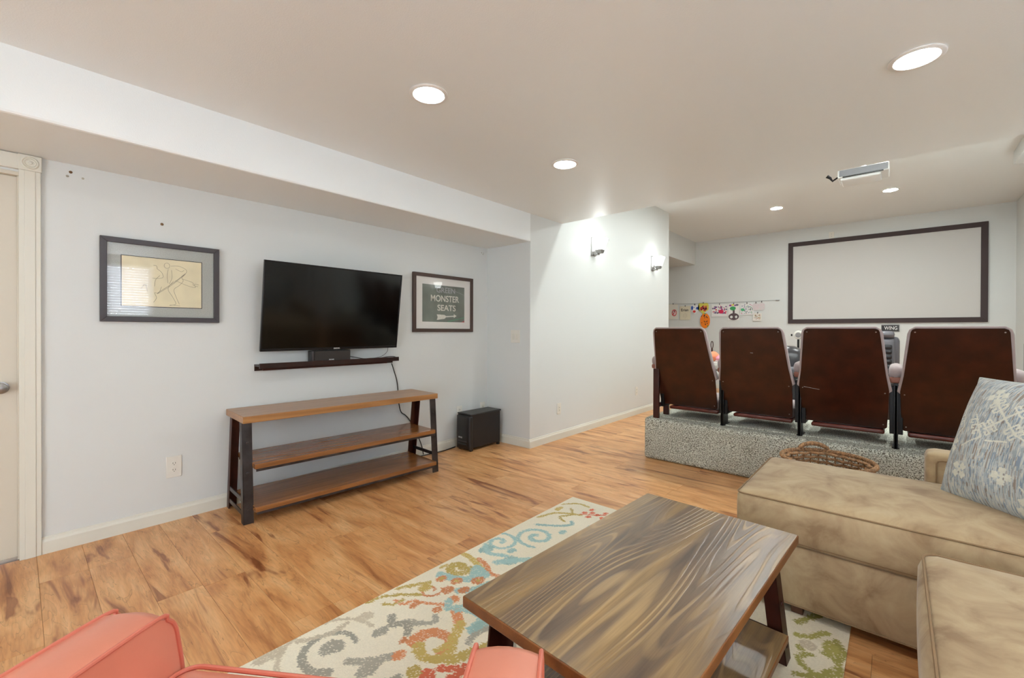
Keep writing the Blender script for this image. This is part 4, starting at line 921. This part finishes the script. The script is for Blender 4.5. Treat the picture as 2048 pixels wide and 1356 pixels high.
def dots(A, B, Cc, items):
    for x, y, rx, ry, c in items: Cc[((A-x)/rx)**2+((B-y)/ry)**2 < 1] = L3(c)
def rnd(A, B, Cc, seed, k, cols, x0=.1, x1=.9, y0=.15, y1=.85, r=.06):
    q = np.random.default_rng(seed)
    for _ in range(k): dots(A, B, Cc, [(q.uniform(x0, x1), q.uniform(y0, y1), r*q.uniform(.5, 1.2), r*q.uniform(.5, 1.3), cols[int(q.integers(len(cols)))])])
heartm = lambda A, B: ((((A-.5)*2.3)**2+((B-.52)*2.3)**2-1)**3-((A-.5)*2.3)**2*((B-.52)*2.3)**3) < .12
oval = lambda A, B: ((A-.5)/.5)**2+((B-.5)/.5)**2 < 1
g_ = 'childrens drawings on the wire'
red_, blk, pur, yel, grn, blu, orn = (206, 60, 60), (44, 40, 44), (150, 80, 150), (226, 206, 70), (70, 160, 100), (50, 90, 180), (240, 132, 40)
def f1(A, B, C_): dots(A, B, C_, [(.62, .42, .26, .22, red_), (.62, .42, .2, .16, (226, 200, 200))]); rnd(A, B, C_, 1, 14, [blk, red_], .42, .8, .3, .56, .04)
sheet('child_drawing', 'pale sheet with a red circle drawing, leftmost on the wire', -3.935, -3.717, 1.495, 1.842, f1)
def f2(A, B, C_):
    for x in (.2, .35, .5, .65, .8): dots(A, B, C_, [(x, .35, .01, .2, (190, 182, 160))])
s = sheet('child_drawing', 'cream torn paper with a handwritten word at its top', -3.673, -3.436, 1.461, 1.785, f2, lambda A, B: B > .03+.03*np.sin(A*30), base=(222, 214, 190))
text('Erian', .085, 'handwriting', 'frame_black', s, frame_m((.11, -.0075, .235), (1, 0, 0), (0, 0, 1)), .16)
def f3(A, B, C_): dots(A, B, C_, [(.22, .66, .12, .22, blu), (.78, .62, .14, .14, blu), (.42, .7, .05, .06, blu), (.45, .28, .16, .13, red_), (.6, .55, .05, .05, (200, 200, 220))])
sheet('child_drawing', 'white heart cutout with blue handprints and a small red heart', -3.445, -3.245, 1.60, 1.81, f3, heartm, base=(228, 228, 226))
def f4(A, B, C_): rnd(A, B, C_, 4, 30, [(200, 60, 90), red_, (60, 40, 40), (210, 90, 70)], .2, .8, .3, .75, .08)
sheet('child_drawing', 'yellow heart cutout covered with red and dark scribbles', -3.275, -3.05, 1.60, 1.838, f4, heartm, base=(214, 206, 96))
def f5(A, B, C_):
    rnd(A, B, C_, 5, 16, [blk], .15, .85, .08, .85, .05); dots(A, B, C_, [(.5, .97, .08, .06, grn), (.78, .15, .08, .05, (120, 150, 60))])
sheet('pumpkin_cutout', 'orange paper pumpkin with black stickers hanging below the wire', -3.23, -3.012, 1.285, 1.62, f5, oval, base=orn, ydep=.012)
def f6(A, B, C_): rnd(A, B, C_, 6, 46, [(200, 50, 90), pur, (90, 80, 110), (210, 60, 60), (110, 90, 130)], .08, .92, .25, .85, .05); dots(A, B, C_, [(.6, .4, .16, .16, (214, 50, 90))])
sheet('child_drawing', 'wide white sheet of purple and red scribbles beside the pumpkin', -2.99, -2.67, 1.535, 1.80, f6, base=(230, 228, 224))
def f7(A, B, C_):
    dots(A, B, C_, [(.5, .22, .46, .21, (96, 80, 84)), (.5, .5, .09, .28, (96, 80, 84)), (.3, .2, .12, .08, (225, 225, 222)), (.72, .2, .1, .08, (225, 225, 222)), (.42, .72, .26, .12, grn), (.2, .9, .12, .06, pur), (.42, .93, .12, .05, yel), (.62, .9, .08, .05, pur), (.78, .92, .14, .05, (90, 90, 110))])
sheet('child_drawing', 'sheet with a dark vase of green and yellow flowers', -2.66, -2.44, 1.455, 1.80, f7, base=(232, 230, 226))
def f8(A, B, C_): rnd(A, B, C_, 8, 60, [(80, 160, 110), (110, 110, 150), (200, 90, 140), (70, 90, 130), (60, 60, 60)], .08, .92, .12, .9, .035); dots(A, B, C_, [(.2, .45, .14, .12, (90, 180, 130))])
sheet('child_drawing', 'white sheet with scattered green and purple crayon marks', -2.43, -2.17, 1.56, 1.80, f8, base=(228, 228, 226))
def f9(A, B, C_): rnd(A, B, C_, 9, 18, [(226, 200, 204), (220, 190, 200)], .2, .8, .2, .8, .05)
sheet('child_drawing', 'pale balloon shaped cutout with faint pink marks, right end', -2.10, -1.965, 1.635, 1.815, f9, oval, base=(214, 208, 206))
sheet('child_drawing', 'pale pink round cutout beside the balloon shaped one', -2.21, -2.06, 1.645, 1.80, f9, oval, base=(216, 206, 206), ydep=.004)
def f10(A, B, C_): rnd(A, B, C_, 10, 36, [(150, 120, 90), (110, 100, 80), (170, 150, 90), (200, 130, 110)], .15, .85, .15, .85, .05)
sheet('child_drawing', 'small square drawing with brown figures hanging lowest at right', -2.19, -2.035, 1.435, 1.60, f10, base=(230, 226, 218), ydep=.01, tilt=.06)

pj = thing('projector', 'white ceiling mounted projector hanging at the edge of the lower ceiling', 'projector', (-.275, 6.1, 2.90))
MB().box((-.215, -.15, 0), (.215, .17, .085)).build('body', 'proj_white', pj, bevel=.012, seg=3)
MB().box((-.20, -.154, .012), (.205, -.148, .08)).build('rear_panel', 'proj_grey', pj, bevel=.002)
MB().box((-.17, -.157, -.003), (.17, -.150, .008)).build('vent_slot', 'plastic_black', pj)
MB().roundbox((-.19, -.14, -.03), (.15, .15, .004), .014, (10, 8, 2), (0, 0, .012)).build('bottom_cover', 'proj_white', pj, smooth=True)
MB().tube([(0, 0, .085), (0, 0, .29)], .022, 16).lathe([(.06, .28), (.06, .29)], 20).build('mount_pole', 'proj_white', pj)
MB().tube([(-.22, -.06, .035), (-.265, -.08, .0), (-.285, -.09, .035), (-.315, -.1, .06)], [.009, .01, .014, .02], 8).build('cable_arm', 'black_metal', pj, smooth=True)

# ------------------------------------------------------------------ beyond the seats: recliners, low table, toys
def recliner(cx, cy, w_, label, hr=1.232):
    t = thing('recliner', label, 'recliner', (cx, cy, 0)); h = w_/2
    MB().roundbox((-h+.05, .1, .62), (h, .32, 1.16), .06, (5, 3, 6), (0, .02, 0)).build('back_shell', 'leather_grey', t, smooth=True)
    MB().roundbox((-h+.09, .02, .55), (h-.045, .14, 1.135), .05, (5, 3, 6), (0, .02, 0)).build('back_cushion', 'leather_grey', t, smooth=True)
    for k in range(7): MB().roundbox((-h+.12, -.005, .60+k*.065), (h-.075, .05, .66+k*.065), .022, (5, 2, 2)).build('rib', 'leather_black', t, smooth=True)
    MB().roundbox((-h+.08, .0, 1.135), (h-.05, .16, hr), .045, (6, 3, 3), (0, .01, .0)).build('headrest', 'leather_grey', t, smooth=True)
    MB().roundbox((-h+.12, -.45, .2), (h-.12, .1, .5), .06, (5, 5, 4), (0, 0, .02)).build('seat_cushion', 'leather_black', t, smooth=True)
    for s_ in (-1, 1): MB().roundbox((s_*(h-.06)-.06, -.48, .06), (s_*(h-.06)+.06, .3, .66), .05, (3, 6, 4)).build('arm', 'leather_black', t, smooth=True)
    MB().box((-h+.1, -.4, 0), (h-.1, .28, .2)).build('base', 'black_metal', t)
    return t
recliner(-.34, 7.6, .76, 'black leather recliner showing between the third and fourth theater seats')
recliner(1.125, 6.4, .43, 'black leather recliner edge at the far right of the picture')
# low white table with toys between the first two seats
tb = thing('play_table', 'white low table in the gap between the first two seats', 'table', (-1.72, 5.75, 0))
MB().box((-.28, -.14, .80), (.28, .22, .845)).build('table_top', 'white_box', tb, bevel=.004)
MB().box((-.26, -.12, .70), (.26, .20, .735)).build('shelf', 'white_box', tb, bevel=.004)
for x in (-.26, .235):
    for y in (-.12, .175): MB().box((x, y, 0), (x+.025, y+.025, .80)).build('leg', 'white_box', tb)
tag(MB().roundbox((-1.78, 5.72, .857), (-1.66, 5.85, .96), .05, (5, 5, 5), (.01, .01, .01)).build('plush_toy', 'orange_plush', None, smooth=True), 'orange and pink plush ball on the white table between seats', 'toy')
tag(MB().roundbox((-1.655, 5.64, .857), (-1.52, 5.76, .925), .034, (5, 5, 5), (.01, .01, .01)).build('plush_cushion', 'pink', None, smooth=True), 'pink plush cushion on the white table between seats', 'toy')
hk = thing('hanging_bag_hook', 'dark looped iron handle rising beside the first seat back', 'hook', (-1.742, 5.80, .95))
hk.location.z = .845
MB().tube([(0, .0, 0), (0, 0, .16)], .011, 8).build('stem', 'rust', hk, smooth=True)
MB().tube([(-.02+.0*a, 0, .16) if False else (.012*math.cos(a)*1.1, 0, .205+.045*math.sin(a)) for a in np.linspace(0, 2*PI, 20, endpoint=False)], .005, 6, True).build('loop', 'rust', hk, smooth=True)
c2 = thing('small_chair', 'black chair back edge with pink trim behind the second theater seat', 'chair', (-1.46, 6.4, 0))
MB().roundbox((-.16, 0, .55), (.12, .08, 1.10), .03, (4, 2, 6)).build('backrest', 'leather_black', c2, smooth=True)
MB().box((-.16, -.3, .40), (.12, .05, .44)).build('seat', 'leather_black', c2, bevel=.01)
for x in (-.15, .09):
    for y in (-.28, .03): MB().box((x, y, 0), (x+.02, y+.02, .40)).build('leg', 'black_metal', c2)
MB().tube([(-.155, -.01, .8), (-.175, -.01, .88), (-.16, -.01, .95)], .012, 6).build('ribbon', 'pink', c2, smooth=True)
# dark cushion heap and the round topped stand between seats two and three
bg = thing('bean_bag', 'shiny black bean bag between the second and third theater seats', 'bean bag', (-.86, 5.95, 0))
MB().roundbox((-.34, -.25, 0), (.10, .25, 1.035), .14, (8, 8, 10), (.03, .03, .02)).build('cover', 'leather_black', bg, smooth=True)
MB().roundbox((-.30, -.30, .74), (.12, -.2, .83), .03, (8, 2, 2)).build('fold', 'leather_grey', bg, smooth=True)
ms = thing('round_top_stand', 'thin black stand with a round white top between seats two and three', 'stand', (-.90, 6.35, 0))
MB().tube([(0, 0, .02), (0, 0, 1.125)], .012, 10).build('pole', 'black_metal', ms, smooth=True)
MB().lathe([(.14, 0), (.14, .02), (.02, .03)], 24).build('base', 'black_metal', ms)
MB().lathe([(.05, -.012), (.052, .0), (.045, .012)], 28, Matrix.Translation((0, 0, 1.18)) @ Matrix.Rotation(PI/2, 4, 'X')).build('disc', 'plate', ms, smooth=True)
MB().lathe([(.03, .0), (.03, .016)], 24, Matrix.Translation((0, -.004, 1.18)) @ Matrix.Rotation(PI/2, 4, 'X')).build('inner_disc', 'nickel', ms, smooth=True)
for s_ in (-1, 1): MB().roundbox((s_*.07-.008, -.01, 1.165), (s_*.07+.008, .01, 1.19), .004, (2, 2, 2)).build('side_knob', 'black_metal', ms)

# ------------------------------------------------------------------ coral leather armchair (seen from behind and above)
ac = thing('coral_armchair', 'coral leather armchair with piped arms at the bottom of the picture', 'armchair', (-.9485, .447, 0), math.atan2(.563, .826))
AH = .585
def arm(x0, x1, inner):
    # side silhouette in (y, z): rounded top front, front edge slanting forward
    prof = [(-.70, .12), (.035, .12), (.012, .40), (-.002, .50), (-.012, .545), (-.03, .568), (-.06, AH), (-.30, AH+.004), (-.70, AH+.01)]
    g = MB(); n_ = len(prof); N = 6; vs_ = []
    for k in range(N+1):
        u_ = k/N; x = x0+(x1-x0)*u_; cr = .009*(1-(2*u_-1)**2)
        for i, (y, z) in enumerate(prof):
            dy = cr*.7 if 1 <= i <= 4 else (cr*.5 if i == 5 else 0); dz = cr if i >= 5 else 0
            vs_.append((x, y+dy, z+dz))
    fs_ = [tuple(range(n_)), tuple(range(N*n_, (N+1)*n_))[::-1]]
    for k in range(N): fs_ += [(k*n_+i, (k+1)*n_+i, (k+1)*n_+(i+1) % n_, k*n_+(i+1) % n_) for i in range(n_)]
    a_ = fix(g.add(vs_, fs_).build('arm', 'coral', ac, smooth=True))
    for xx in (x0, x1):
        pts = curve([(xx, y, z) for y, z in prof[1:]], 4); MB().tube(pts, .0048, 8).build('piping', 'coral_pipe', a_, smooth=True)
arm(-.485, -.355, 1); arm(.352, .485, -1)
MB().roundbox((-.352, -.60, .28), (.35, .014, .445), .04, (12, 12, 5), (0, .012, .018)).build('seat_cushion', 'coral', ac, smooth=True)
MB().tube(rect_path(-.349, -.597, .347, .014, .434, .045), .0055, 8, True).build('seat_piping', 'coral_pipe', ac, smooth=True)
MB().roundbox((-.40, -.60, .14), (.40, .02, .28), .015, (6, 6, 3)).build('seat_base', 'coral', ac, smooth=True)
MB().roundbox((-.485, -.80, .14), (.485, -.62, .74), .05, (10, 3, 8), (0, .015, .015)).build('backrest', 'coral', ac, smooth=True)
for x in (-.43, .43):
    for y in (-.72, -.03): MB().lathe([(.014, .0085 if y > -.1 else 0), (.022, .14)], 14, Matrix.Translation((x, y, 0))).build('leg', 'coral_wood', ac, smooth=True)
